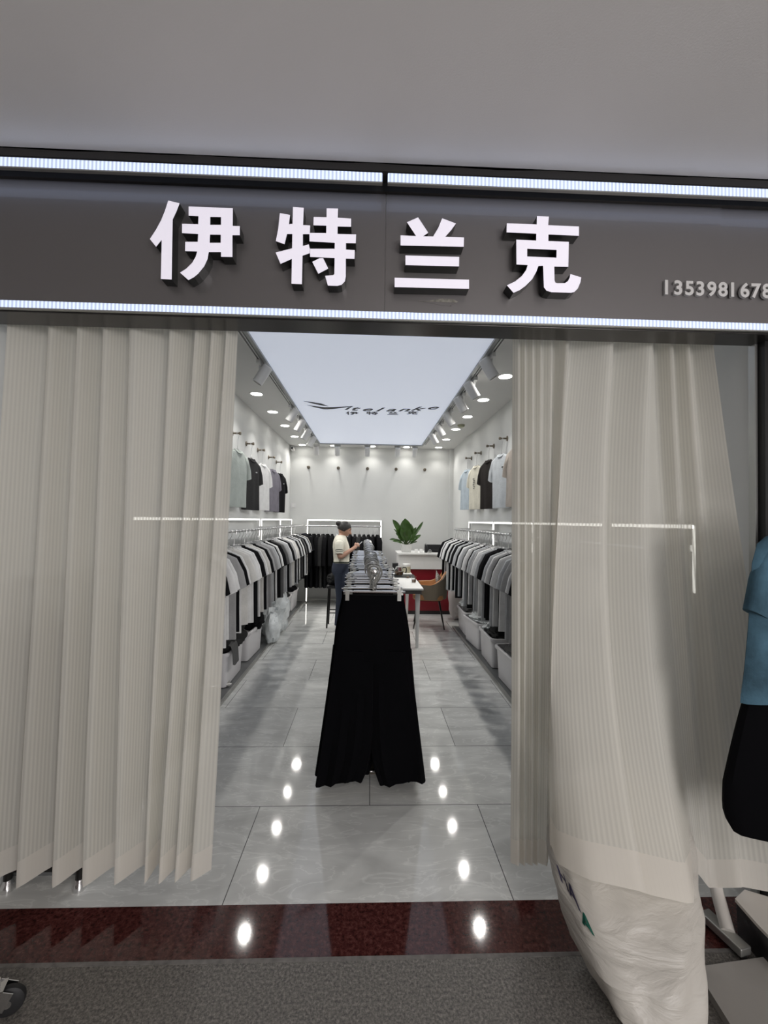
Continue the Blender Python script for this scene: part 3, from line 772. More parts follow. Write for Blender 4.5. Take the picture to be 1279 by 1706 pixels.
# ------------------------------------------------------------------ trousers
def trouser_mesh(seed, L=1.07, w=.35, hemw=.245, flare=.06):
    """hung by the waistband; origin at the middle of the waist, hanging down"""
    rnd = random.Random(seed); ph = rnd.uniform(0, 6); b = MB(); h = w/2
    cz = -.34
    rings = []
    for z, a, t, f in ((0, h, .010, 0), (-.035, h, .012, 0), (-.12, h*1.10, .018, .002), (-.24, h*1.22, .022, .004), (cz-.04, h*1.28, .024, .005)):
        rings.append(ring_el(-a, a, z, t, 24, f, ph, kf=7))
    b.loft(rings)
    for s in (-1, 1):
        lr = []; out0, out1 = h*1.28, h*1.28 + flare + rnd.uniform(-.02, .02)
        for i in range(12):
            u = i/11; z = cz + .02 + (-L - cz - .02)*u
            xo = out0 + (out1-out0)*u**1.1; xi = -.012 + (out1-hemw+.012)*u**6
            lr.append(ring_el(s*xi if s > 0 else -xo, s*xo if s > 0 else -xi, z, .024 + .006*u, 20, .004 + .011*u, ph + s + z*1.2, kf=10,
                              zf=(lambda x, z=z, u=u: z + u*.018*sin(9*x*2 + ph))))
        b.loft(lr)
    return b

# the long rack of black trousers in the middle of the shop
RY0, RY1 = 2.42, 5.72
def rx(y): return .028 + (y-RY0)*(-.055/(RY1-RY0))
ang = math.atan2(.055, RY1-RY0)
CR_Z = 1.285
rk = thing('trouser_rack', 'long chrome clothes rack with round bases down the middle of the shop', 'clothes rack', (0, 4.0, 0))
put(MB().tube([(rx(2.36), 2.36, CR_Z), (rx(5.95), 5.95, CR_Z)], .018, 12).build('rail', M['chrome_soft'], rk))
put(MB().ell((rx(2.36), 2.355, CR_Z), (.022, .012, .022), 14, 8).build('end_cap', M['chrome'], rk))
put(MB().ell((rx(5.95), 5.955, CR_Z), (.022, .012, .022), 14, 8).build('end_cap', M['chrome'], rk))
for y in (2.76, 5.75):
    put(MB().tube([(rx(y)+.01, y, .012), (rx(y)+.01, y, CR_Z)], .016, 12).build('post', M['chrome_soft'], rk))
    bs = put(MB().lathe([(.001, .018), (.14, .018), (.15, .012), (.15, 0), (.001, 0)], (rx(y)+.01, y, .001), 36).build('base', M['bronze'], rk))
    put2 = MB().tube([(rx(y)+.01+.149*cos(a), y+.149*sin(a), .017) for a in [2*PI*k/36 for k in range(37)]], .006, 6).build('base_rim', M['chrome'], bs)

def clip_hanger():
    t = thing('clip_hanger', 'x', 'hanger')
    b = MB()
    hook = [(-.030, 0, -.03), (-.034, 0, -.005)] + [(.032*cos(a), 0, .005+.020*sin(a)) for a in [PI - PI*k/8 for k in range(9)]] + [(.034, 0, -.02), (.012, 0, -.06), (0, 0, -.075), (0, 0, -.115)]
    b.tube(hook, .0055, 6)
    b.build('hook', M['wire'], t)
    MB().tube([(-.175, 0, -.125), (.175, 0, -.125)], .005, 8).tube([(-.115, 0, -.124), (.115, 0, -.124)], .0085, 8).build('bar', M['chrome'], t)
    for s in (-1, 1):
        MB().box((s*.150, -.011, -.150), (.022, .007, .046)).box((s*.150, .011, -.150), (.022, .007, .046)).box((s*.150, 0, -.124), (.026, .028, .012)).build('clip', M['alu'], t, smooth=False)
    return t
clip0 = clip_hanger()
trs = []
for sd, (w, hw, fl) in enumerate(((.345, .265, .085), (.33, .235, .06), (.34, .25, .07))):
    trs.append(tag(trouser_mesh(sd+5, 1.07, w, hw, fl).build('trousers', FAB['trouser']), 'x', 'trousers'))
used = set(); NT = 54; rt = random.Random(9)
for i in range(NT):
    y = RY0 + (RY1-.12-RY0)*i/(NT-1); x = rx(y) + rt.uniform(-.02, .02); dz = rt.uniform(-.009, .006)
    if abs(y-2.76) < .035: y += .04
    rz = ang + rt.uniform(-.05, .05)
    # hangers alternate a little in height the way a crowded rail does
    if i == 0: dz = 0; c = clip0; c.location = (x, y, CR_Z); c.rotation_euler.z = rz
    else: c = dup(clip0, (x, y, CR_Z+dz), rz)
    near = i == 0; far = i == NT-1
    c['label'] = 'pearl grey clip hanger at the near end of the middle trouser rack' if near else ('pearl grey clip hanger at the far end of the middle trouser rack' if far else 'pearl grey clip hanger in the crowded row on the middle trouser rack')
    c['group'] = 'clip hangers on the middle rack'
    k = 0 if near else rt.randrange(3)
    o = trs[k]
    if k in used: o = o.copy(); COL.objects.link(o)
    used.add(k)
    o.location = (x, y, CR_Z-.142+dz); o.rotation_euler.z = rz
    o['label'] = 'black wide-leg trousers facing the shop front at the near end of the middle rack' if near else ('black trousers at the far end of the middle rack' if far else 'black wide-leg trousers packed in the row on the middle rack')
    o['group'] = 'black trousers on the middle rack'
# the two pairs nearest the camera stray a little to the sides
# ------------------------------------------------------------------ back wall rack with black garments
bx0, bx1, byw = -1.185, .215, YB-.045
t = thing('lit_wall_rack', 'lit white wall rack full of black clothes on the back wall', 'clothes rack', ((bx0+bx1)/2, byw, 0), group='lit wall racks')
for x in (bx0, bx1):
    put(MB().box((x, byw, .79), (.022, .03, 1.58)).build('upright', M['white_paint'], t, smooth=False))
    put(MB().box((x, byw-.0165, .80), (.018, .004, 1.54)).build('light_strip', M['led'], t, smooth=False))
put(MB().box(((bx0+bx1)/2, byw, 1.568), (bx1-bx0+.022, .03, .022)).build('top_bar', M['white_paint'], t, smooth=False))
put(MB().box(((bx0+bx1)/2, byw-.0165, 1.566), (bx1-bx0, .004, .018)).build('light_strip', M['led'], t, smooth=False))
BR = 1.46; yr = byw-.25
put(MB().tube([(bx0, yr, BR), (bx1, yr, BR)], .0125, 10).build('rail', M['chrome_soft'], t))
for x in (bx0+.012, bx1-.012): put(MB().box((x, (byw+yr)/2, BR+.008), (.008, .25, .03)).build('bracket', M['chrome_soft'], t, smooth=False))
put(MB().box(((bx0+bx1)/2, byw, .06), (bx1-bx0, .03, .03)).build('bottom_bar', M['alu'], t, smooth=False))

def shirt_mesh(seed, L=.98, w=.40):
    """long-sleeved shirt or jacket, sleeves hanging straight down"""
    rnd = random.Random(seed); ph = rnd.uniform(0, 6); h = w/2; body = MB()
    prof = [(.065, -.012, .018, 0), (h*.80, -.05, .024, .001), (h*.96, -.08, .03, .002), (h, -.2, .04, .004), (h, -.45, .04, .008), (h*1.03, -.7, .04, .010), (h*1.05, -L, .04, .012)]
    body.loft([ring_el(-a, a, z, tt, 20, f, ph + z*2, kf=8) for a, z, tt, f in prof])
    sl = []
    for s in (-1, 1):
        b = MB(); rg = []
        for cx, cz, r in ((h*.86, -.06, .035), (h*1.08, -.14, .045), (h*1.16, -.3, .042), (h*1.18, -.45, .036), (h*1.17, -.58, .032)):
            rg.append([(s*cx + r*cos(2*PI*k/12), r*1.1*sin(2*PI*k/12), cz) for k in range(12)])
        b.loft(rg); sl.append(b)
    return body, sl
SH = {}
def shirt(key, loc, rz, label, group, seed, L=.98):
    k = (key, seed % 2, L)
    if k in SH: return dup(SH[k], loc, rz, label, group)
    t = thing('long_sleeved_shirt', label, 'shirt', loc, rz, group); SH[k] = t
    body, sl = shirt_mesh(seed % 2 + 3, L); body.build('body', FAB[key], t)
    for b in sl: b.build('sleeve', FAB[key], t)
    return t
rb = random.Random(4); nb = 16
for i in range(nb):
    x = bx0 + .07 + i*(bx1-bx0-.14)/(nb-1); key = 'lightgrey' if i == 6 else ('charcoal' if i in (3, 11) else 'black')
    rz = PI/2 + rb.uniform(-.2, .2)
    nm = {'lightgrey': 'pale grey', 'charcoal': 'charcoal', 'black': 'black'}[key]
    shirt(key, (x, yr, BR-DROP-.004), rz, f'{nm} long-sleeved shirt on the back wall rail, {ordn(i)} from the left', 'clothes on the back wall rail', i, .98 if i != 6 else .85)
    place_hanger((x, yr, BR-.008), rz, 'steel clothes hanger on the back wall rail', 'hangers on the back wall rail')

# dark clothes rack just inside the left curtain
t = thing('black_clothes_rack', 'black clothes rack with chrome feet behind the left curtain', 'clothes rack', (-1.35, 2.05, 0))
for y in (1.832, 2.32):
    for x in (-1.205, -1.50):
        put(MB().tube([(x, y, .03), (x, y, .12), (-1.355, y, 1.33)] if 0 else [(x, y, .03), (x, y, 1.30)], .016, 10).build('leg', M['blackleg'], t))
        put(MB().lathe([(.026, 0), (.027, .012), (.018, .035), (.016, .045)], (x, y, 0), 16).build('foot', M['chrome'], t))
    put(MB().tube([(-1.21, y, 1.30), (-1.50, y, 1.30)], .014, 8).build('cross_bar', M['blackleg'], t))
put(MB().tube([(-1.355, 1.845, 1.30), (-1.355, 2.32, 1.30)], .014, 10).build('rail', M['blackleg'], t))
put(MB().box((-1.355, 2.08, .075), (.27, .47, .03)).build('shelf', M['blackleg'], t, smooth=False))
for i in range(5):
    y = 1.90 + i*.088
    o = trs[1].copy(); COL.objects.link(o); o.location = (-1.355, y, 1.30-.142); o.rotation_euler.z = .1*((i % 3)-1); o.scale = (.8, .9, .99)
    o['label'] = 'black trousers hanging on the rack behind the left curtain'; o['group'] = 'black trousers behind the left curtain'
    dup(clip0, (-1.355, y, 1.30), .1*((i % 3)-1), 'clip hanger on the rack behind the left curtain', 'clip hangers behind the left curtain')
# ------------------------------------------------------------------ storage bins, bags and heaps along the walls
def rrect(hx, hy, r, z, cx=0, cy=0, n=5):
    pts = []
    for sx, sy, a0 in ((1, 1, 0), (-1, 1, PI/2), (-1, -1, PI), (1, -1, 1.5*PI)):
        for k in range(n):
            a = a0 + PI/2*k/(n-1); pts.append((cx + sx*(hx-r) + r*cos(a), cy + sy*(hy-r) + r*sin(a), z))
    return pts
def make_bin():
    t = thing('storage_bin', 'x', 'storage bin')
    a, b, h = .115, .27, .315
    MB().loft([rrect(a*.86, b*.90, .03, 0), rrect(a*.88, b*.92, .04, .012), rrect(a, b, .045, h), rrect(a-.006, b-.006, .042, h), rrect(a*.87, b*.91, .04, .02), rrect(a*.8, b*.85, .03, .018)], cap=True).build('tub', M['white_plastic'], t)
    MB().loft([rrect(a+.002, b+.002, .046, h-.03), rrect(a+.016, b+.016, .055, h-.028), rrect(a+.018, b+.018, .055, h-.004), rrect(a+.010, b+.010, .05, h+.004), rrect(a-.004, b-.004, .045, h+.002)], cap=False).build('rim', M['white_plastic'], t)
    return t
bin0 = make_bin(); bin0['used'] = 0
def sbin(x, y, rz, label, z=.026):
    if not bin0['used']: bin0['used'] = 1; bin0.location = (x, y, z); bin0.rotation_euler.z = rz; bin0['label'] = label; bin0['group'] = 'white storage bins'; return bin0
    return dup(bin0, (x, y, z), rz, label, 'white storage bins')
sbin(-1.40, 4.12, .02, 'white storage bin on the left, heaped with dark trousers, nearest the curtain')
sbin(-1.40, 4.84, -.03, 'white storage bin on the left with a black bundle on top')
sbin(-1.40, 6.72, .02, 'white storage bin on the left beyond the plastic bags')
sbin(-1.40, 7.36, 0, 'white storage bin on the left, closest to the back wall')
sbin(1.415, 3.93, .03, 'white storage bin on the right wall nearest the right curtain')
sbin(1.425, 4.64, -.02, 'white storage bin on the right wall, second from the curtain')
sbin(1.41, 5.27, .10, 'white storage bin on the right wall, third from the curtain')
sbin(1.425, 5.88, -.02, 'white storage bin on the right wall, last one before the chair')
bpy.data.objects[bin0.name].pop('used')

def lump(c, rad, seed, amp=.25, freq=3., n=36, m=22, flat=None, sx=None):
    b = MB(); rings = []
    for i in range(m+1):
        a = PI*(.015 + .97*i/m); r = []
        for k in range(n):
            ph = 2*PI*k/n
            d = Vector((sin(a)*cos(ph), sin(a)*sin(ph), -cos(a)))
            f = 1 + amp*noise.noise(d*freq*.6 + Vector((seed*3.1, 0, seed))) + amp*.55*noise.noise(d*freq*1.7 + Vector((0, seed, 2))) - amp*.3*abs(noise.noise(d*freq*3.2 + Vector((seed, 1, 2))))
            p = Vector((d.x*rad[0]*f, d.y*rad[1]*f, d.z*rad[2]*f)) + Vector(c)
            if flat is not None and p.z < flat: p.z = flat
            r.append(p)
        rings.append(r)
    return b.loft(rings)
def heap(c, rad, seed, m, name, label, cat, amp=.3, freq=3., flat=None, group=None, kind=None):
    o = lump((0, 0, 0), rad, seed, amp, freq, flat=None if flat is None else flat-c[2]).build(name, m, loc=c)
    tag(o, label, cat, group)
    if kind: o['kind'] = kind
    return o
heap((-1.375, 4.10, .43), (.15, .26, .15), 3, FAB['charcoal'], 'clothes_pile', 'heap of dark trousers spilling over the rim of the nearest left bin', 'clothes', .45, 3, kind='stuff')
# a trouser leg hanging over the rim of that bin
dr = MB(); rg = []
for i in range(10):
    u = i/9; x = -1.375 + .135*min(1, u*1.7); z = .40 + .02*sin(u*3) - max(0, u-.5)*.34
    rg.append([(x + .006*cos(2*PI*k/12) + max(0, u-.5)*.02, 3.93 + .07*cos(2*PI*k/12) + u*.02, z + .016*sin(2*PI*k/12) + .006*sin(k*2)) for k in range(12)])
tag(dr.loft(rg).build('trousers', FAB['darkgrey']), 'dark grey trousers draped over the rim of the nearest left storage bin', 'trousers')
heap((-1.34, 4.86, .47), (.135, .19, .155), 5, FAB['black'], 'clothes_bundle', 'black bundle of clothes on top of the second bin on the left', 'clothes', .35, 3.4, kind='stuff')
heap((-1.215, 5.36, .18), (.095, .16, .20), 8, M['poly'], 'plastic_bag', 'small pale crinkled plastic bag standing on the floor beside the left rack', 'plastic bag', .18, 3, flat=.027, group='plastic bags along the left rack')
heap((-1.31, 5.84, .32), (.19, .34, .36), 12, M['poly'], 'plastic_bag', 'big bulging pale plastic bag under the left t-shirts', 'plastic bag', .34, 3, flat=.02, group='plastic bags along the left rack')
heap((-1.36, 6.30, .25), (.14, .17, .28), 15, M['poly'], 'plastic_bag', 'pale plastic bag between the big plastic bag and the far left bins', 'plastic bag', .34, 3, flat=.02, group='plastic bags along the left rack')
heap((-1.39, 6.72, .35), (.12, .23, .07), 18, FAB['charcoal'], 'clothes_pile', 'dark clothes filling the left bin beyond the plastic bags', 'clothes', .3, 3, kind='stuff')
heap((-1.39, 7.36, .35), (.12, .22, .07), 19, FAB['black'], 'clothes_pile', 'black clothes filling the left bin closest to the back wall', 'clothes', .3, 3, kind='stuff')
heap((1.435, 3.93, .325), (.115, .24, .05), 21, FAB['darkgrey'], 'clothes_pile', 'dark wrapped clothes inside the right bin nearest the curtain', 'clothes', .3, 4, kind='stuff')
heap((1.44, 4.56, .35), (.11, .17, .07), 22, FAB['charcoal'], 'clothes_pile', 'dark folded clothes in the second bin from the right curtain', 'clothes', .3, 4, kind='stuff')
heap((1.43, 4.80, .375), (.10, .10, .08), 23, M['poly'], 'plastic_bag', 'clear plastic bag lying on the second bin from the right curtain', 'plastic bag', .35, 3.5, group='plastic bags on the right bins')
heap((1.42, 5.27, .36), (.11, .21, .06), 24, M['poly'], 'plastic_bag', 'clear plastic bag over clothes in the third right bin', 'plastic bag', .35, 3.5, group='plastic bags on the right bins')
heap((1.44, 5.80, .35), (.11, .15, .05), 25, FAB['darkgrey'], 'clothes_pile', 'grey clothes in the last right bin before the chair', 'clothes', .3, 4, kind='stuff')
heap((1.43, 5.98, .40), (.11, .12, .09), 26, M['poly'], 'plastic_bag', 'white plastic bag bulging from the last right bin before the chair', 'plastic bag', .35, 3.5, group='plastic bags on the right bins')
heap((1.43, 6.70, .37), (.15, .17, .40), 28, M['sack_pink'], 'sack', 'tall white printed sack standing between the chair and the right wall', 'sack', .16, 2.6, flat=.0)
for i, (x, y, rz) in enumerate(((-1.37, 3.74, .4), (-1.36, 3.64, 2.9), (-1.38, 3.55, .9), (-1.37, 3.68, 1.5))):
    h = dup(clip0, (x, y, .045+.02*i), rz, 'loose chrome clip hanger lying beside the nearest left storage bin', 'loose clip hangers on the floor at the left')
    h.rotation_euler = (PI/2, .1*i, rz)

# ------------------------------------------------------------------ counter with plant
ct = thing('reception_counter', 'white reception counter with a dark red lower panel near the back wall', 'counter', (1.0, 7.3, 0))
def P_(name, m, c, d, parent, bevel=.003): return put(MB().box(c, d).build(name, m, parent, smooth=False, bevel=bevel))
P_('counter_top', M['white_gloss'], (1.0, 7.27, 1.02), (1.06, .62, .03), ct)
body = MB().box((1.0, 7.28, .885), (1.02, .56, .24))
for i in range(6): body.box((.62+i*.15, 6.999, .885), (.004, .004, .24))
put(body.box((1.22, 6.997, .885), (.015, .006, .24)).build('upper_panel', M['white_gloss'], ct, smooth=False))
P_('lower_panel', M['red'], (1.0, 7.30, .41), (1.0, .54, .70), ct)
P_('kickboard', M['black_plastic'], (1.0, 7.30, .03), (.98, .52, .06), ct)
cz = 1.035
pt = thing('potted_plant', 'broad-leaved green plant in a white pot on the reception counter', 'potted plant', (.635, 7.2, cz))
MB().loft([rrect(.072, .072, .02, .0), rrect(.080, .080, .024, .012), rrect(.092, .092, .026, .135), rrect(.084, .084, .024, .135), rrect(.08, .08, .022, .115)]).build('pot', M['pot'], pt)
MB().lathe([(.001, .118), (.075, .115)], n=16).build('soil', M['soil'], pt)
lf = MB(); st = MB()
def leaf(base, tip, width, sag, seed, roll=0.):
    base, tip = Vector(base), Vector(tip); mid = (base+tip)/2 + Vector((0, 0, sag)); rings = []
    d = (tip-base).normalized(); side = d.cross(Vector((0, -1, .25))).normalized()
    side = Matrix.Rotation(roll, 3, d) @ side
    nrm = side.cross(d).normalized()
    N_ = 12; pl = []
    for i in range(N_+1):
        u = i/N_; p = base*(1-u)**2 + mid*2*u*(1-u) + tip*u*u
        w = width*.5*max(.05, (sin(PI*min(1, max(0, (u-.22)/.78))**1.15))**.7) if u > .22 else .004
        row = []
        for k in range(7):
            s = (k-3)/3; row.append(p + side*s*w + nrm*(abs(s)**1.3*w*.35 + .006*sin(u*14+s*2+seed)))
        pl.append(row)
    vs = [q for r in pl for q in r]; fs = []
    for i in range(N_):
        for k in range(6): fs.append((i*7+k, i*7+k+1, (i+1)*7+k+1, (i+1)*7+k))
    th = [v - nrm*.0025 for v in vs]; o = len(vs)
    lf.add(vs + th, fs + [tuple(reversed([q+o for q in f])) for f in fs])
def ptip(zx, zy, Y=7.2):
    p = at_y(640 + zx/10.66, 850 + zy/10.66, Y); return (p.x-.635, Y-7.2, p.z-cz)
for i, (zx, zy, w, sag, dy, rl_) in enumerate(((148, 165, .10, .05, -.06, .1), (365, 148, .20, .0, -.05, .05), (475, 240, .15, .02, .03, .2), (692, 200, .06, -.04, .02, -.2), (170, 335, .045, .05, .03, .3), (200, 408, .055, .03, -.07, .4),
        (90, 515, .055, .05, -.05, .5), (140, 542, .05, .03, -.1, .5), (640, 435, .085, .0, -.06, -.4), (582, 555, .03, .01, -.02, -.4), (300, 300, .12, .01, -.08, .1), (575, 300, .07, .0, .06, -.2), (250, 470, .07, .02, .08, .3), (440, 330, .11, .0, -.08, -.1), (560, 470, .06, .02, -.1, -.3))):
    tp = ptip(zx, zy); tp = (tp[0], tp[1]+dy, tp[2])
    leaf((.006*cos(i*2), .006*sin(i*2), .12), tp, w, sag, i, rl_)
lf.build('foliage', M['leaf'], pt)
for i in range(7):
    a = i*.9; st.tube([(.004*cos(a), .004*sin(a), .10), (.012*cos(a), .012*sin(a), .19), (.03*cos(a), .02*sin(a), .27)], [.008, .007, .004], 6)
st.build('stems', M['stalk'], pt)
for i, zx in enumerate((566, 655)):
    p = at_y(640 + zx/10.66, 919, 7.1)
    t = thing('card_stand', 'small white card stand on the counter, ' + ('beside the plant pot' if i == 0 else 'beside the black bottle'), 'card stand', (p.x, 7.1, cz), group='card stands on the counter')
    MB().box((0, 0, .032), (.055, .006, .06), Matrix.Rotation(-.2, 3, 'X')).build('card', M['white_gloss'], t, smooth=False)
    MB().box((0, .01, .003), (.05, .04, .006)).build('foot', M['clear'], t, smooth=False)
p = at_y(709.5, 919, 7.12)
bt = thing('bottle', 'slim black bottle on the counter beside the monitor', 'bottle', (p.x, 7.12, cz))
MB().lathe([(.001, 0), (.026, 0), (.028, .01), (.028, .10), (.012, .13), (.011, .15), (.001, .15)], n=16).build('body', M['black_plastic'], bt)
MB().lathe([(.013, .14), (.013, .165), (.001, .166)], n=12).build('cap', M['chrome_soft'], bt)
mn = thing('monitor', 'wide low black monitor lying along the counter top', 'monitor', (1.19, 7.22, cz))
MB().box((0, 0, .075), (.46, .03, .125), Matrix.Rotation(-.12, 3, 'X')).build('screen_housing', M['black_plastic'], mn, smooth=False, bevel=.006)
MB().box((0, .03, .006), (.2, .14, .012)).build('foot', M['black_plastic'], mn, smooth=False, bevel=.004)
MB().box((0, .028, .05), (.05, .03, .09)).build('neck', M['black_plastic'], mn, smooth=False)
p = at_y(744, 919, 7.1)
tb = thing('tablet', 'silver tablet leaning upright in front of the black monitor', 'tablet', (p.x, 7.08, cz))
MB().box((0, 0, .07), (.012, .10, .14), Matrix.Rotation(.42, 3, 'Y')).build('slab', M['chrome_soft'], tb, smooth=False, bevel=.002)
MB().box((.02, 0, .004), (.08, .09, .008)).build('stand', M['chrome_soft'], tb, smooth=False)
sd = thing('tape_dispenser', 'small grey tape dispenser in front of the black monitor', 'tape dispenser', (1.03, 7.06, cz))
MB().box((0, 0, .012), (.05, .04, .024)).build('base', M['alu'], sd, smooth=False, bevel=.004)
MB().lathe([(.012, -.01), (.026, -.01), (.026, .01), (.012, .01)], (0, 0, .035), 16, Matrix.Rotation(PI/2, 3, 'X'), cap=False).build('reel', M['trim_grey'], sd)

# ------------------------------------------------------------------ tea table and things on it
tt = thing('tea_table', 'white rectangular table to the right of the trouser rack', 'table', (.47, 5.9, 0))
P_('table_top', M['white_gloss'], (.47, 5.92, .738), (.40, 1.66, .024), tt, .004)
P_('apron', mat('table underside', (.10, .095, .09), .5), (.47, 5.92, .70), (.36, 1.60, .05), tt)
for x in (.315, .61):
    for y in (5.20, 6.64):
        put(MB().loft([rrect(.030, .030, .008, .676, x, y), rrect(.016, .016, .006, 0, x, y)]).build('leg', M['white_paint'], tt))
TZ = .7502
p = at_z(664, 960, TZ)
k = thing('glass_teapot', 'round glass teapot with a black handle on the white table', 'teapot', (p.x, p.y, TZ+.02))
MB().lathe([(.001, 0), (.055, 0), (.068, .02), (.072, .06), (.060, .10), (.045, .115), (.042, .115), (.057, .098), (.068, .06), (.064, .022), (.052, .004), (.001, .004)], n=24).build('pot', M['clear'], k)
MB().lathe([(.001, .006), (.051, .006), (.062, .024), (.065, .05), (.001, .05)], n=20).build('tea', M['tea'], k)
MB().lathe([(.046, .115), (.046, .122), (.015, .128), (.012, .145), (.001, .147)], n=18).build('lid', M['chrome_soft'], k)
MB().tube([(.055, 0, .108), (.10, 0, .112), (.115, 0, .09), (.11, 0, .05), (.10, 0, .03)], .009, 8).build('handle', M['black_plastic'], k)
MB().tube([(-.06, 0, .06), (-.085, 0, .09), (-.095, 0, .115)], [.014, .01, .007], 8).build('spout', M['clear'], k)
tr2 = thing('tea_tray', 'flat black tea tray under the glass teapot', 'tray', (p.x+.075, p.y-.03, TZ))
MB().loft([rrect(.15, .13, .02, 0), rrect(.155, .135, .022, .018), rrect(.148, .128, .02, .018), rrect(.146, .126, .02, .012)]).build('tray', M['black_plastic'], tr2)
q = at_y(677, 951, 6.64)
cn = thing('tea_canister', 'beige tea canister at the far end of the white table', 'canister', (q.x, q.y, TZ))
MB().lathe([(.001, 0), (.062, 0), (.064, .004), (.064, .10), (.001, .10)], n=22).build('body', mat('printed beige tin', (.45, .42, .30), .5, noise_amt=.35, noise_scale=25), cn)
MB().lathe([(.066, .10), (.066, .135), (.060, .14), (.001, .141)], n=22).build('lid', M['pot'], cn)
q2 = at_y(658, 952, 6.64)
bx_ = thing('tea_box', 'small black box at the far end of the white table behind the teapot', 'box', (q2.x, q2.y, TZ))
MB().box((0, 0, .07), (.09, .09, .14)).build('box', M['black_plastic'], bx_, smooth=False, bevel=.003)
MB().box((0, 0, .146), (.094, .094, .012)).build('lid', M['black_plastic'], bx_, smooth=False, bevel=.003)
def cup(px, py, label, h, r):
    c = at_z(px, py, TZ); t = thing('glass_cup', label, 'cup', (c.x, c.y, TZ), group='glass cups on the tea table')
    MB().lathe([(.001, 0), (r*.8, 0), (r, h), (r*.93, h), (r*.74, .006), (.001, .006)], n=20).build('glass', M['clear'], t)
    MB().lathe([(.001, .007), (r*.73, .007), (r*.82, h*.5), (.001, h*.5)], n=18).build('drink', M['tea'], t)
cup(689, 971, 'glass cup with brown tea near the front right of the white table', .085, .034)
cup(679, 963, 'small glass cup beside the tea tray on the white table', .05, .026)

# ------------------------------------------------------------------ armchair
ch = thing('armchair', 'rounded tan leather armchair with taupe outside and thin black legs', 'armchair', (.93, 6.28, 0), -.12); ch.scale = (1.12, 1.12, 1.03)
def shell(r0x, r0y, top_in, zb, th, n=30, a0=2.35, grow=.16):
    rings = []
    for i in range(n+1):
        a = -a0 + 2*a0*i/n
        c = max(0, cos(a)); zt = .625 + .185*c**1.4 + .03*(abs(a) < .9); rg = []
        for (u, off) in ((0, 0), (.25, 0), (.5, 0), (.75, 0), (1, 0), (1, -th), (.75, -th), (.5, -th), (.25, -th), (0, -th)):
            k = 1 + grow*u; z = zb + (zt-zb)*u
            if u == 1 and off: z -= .004
            rg.append(((r0x*k + off)*cos(a) + .02*c*u, (r0y*k + off)*sin(a), z))
        rings.append(rg)
    return MB().loft(rings)
shell(.215, .215, 0, .41, .018).build('outer_shell', M['taupe'], ch)
shell(.196, .196, 0, .42, .03).build('inner_shell', M['tan'], ch)
MB().loft([rrect(.19, .185, .10, .40, -.03, 0, 8), rrect(.205, .20, .10, .42, -.03, 0, 8), rrect(.205, .20, .10, .47, -.03, 0, 8), rrect(.18, .175, .09, .49, -.03, 0, 8)]).build('seat', M['tan'], ch)
MB().box((-.02, 0, .395), (.30, .30, .02)).build('seat_frame', M['blackleg'], ch, smooth=False)
for sx, sy in ((1, 1), (1, -1), (-1, 1), (-1, -1)):
    MB().tube([(sx*.13-.02, sy*.13, .40), (sx*.20-.02, sy*.20, 0)], [.013, .008], 8).build('leg', M['blackleg'], ch)
def pattern_mat():
    m, nt, N, L = nodes_mat('grey checked cushion cloth'); b = N['Principled BSDF']; tc = N.new('ShaderNodeTexCoord')
    c = N.new('ShaderNodeTexChecker'); c.inputs['Scale'].default_value = 45; c.inputs['Color1'].default_value = (.42, .40, .36, 1); c.inputs['Color2'].default_value = (.13, .13, .12, 1)
    L.new(tc.outputs['Object'], c.inputs['Vector']); L.new(c.outputs['Color'], b.inputs['Base Color']); b.inputs['Roughness'].default_value = .9; return m
cu = MB(); rg = []
for i in range(11):
    u = -1 + 2*i/10; t_ = .045*(1-abs(u)**2.4)+.004; w = .14*(1-.06*(1-u*u))
    rg.append([(t_*sin(2*PI*k/24)*(1-abs(cos(2*PI*k/24))**3)+.001*sin(2*PI*k/24), w*cos(2*PI*k/24), .14*u) for k in range(24)])
cuo = cu.loft(rg).build('cushion', pattern_mat(), loc=(1.06, 6.24, .66))
cuo.rotation_euler = (.55, -.30, -.25)
tag(cuo, 'small grey checked cushion on the tan armchair', 'cushion')

# ------------------------------------------------------------------ stool with a dark bundle, left of the rack
so = thing('bar_stool', 'tall black stool beside the person left of the trouser rack', 'stool', (-.48, 6.22, 0))
MB().loft([rrect(.13, .13, .03, .575), rrect(.14, .14, .04, .59), rrect(.14, .14, .04, .61), rrect(.12, .12, .03, .622)]).build('seat', M['black_plastic'], so)
for sx, sy in ((1, 1), (1, -1), (-1, 1), (-1, -1)):
    MB().tube([(sx*.105, sy*.105, .58), (sx*.125, sy*.125, 0)], .012, 8).build('leg', M['blackleg'], so)
for sy in (-1, 1): MB().tube([(-.118, sy*.118, .22), (.118, sy*.118, .22)], .008, 8).build('stretcher', M['blackleg'], so)
heap((-.50, 6.20, .70), (.13, .12, .10), 31, FAB['charcoal'], 'black_bag', 'slumped black bag resting on the tall black stool', 'bag', .35, 3, flat=.624)

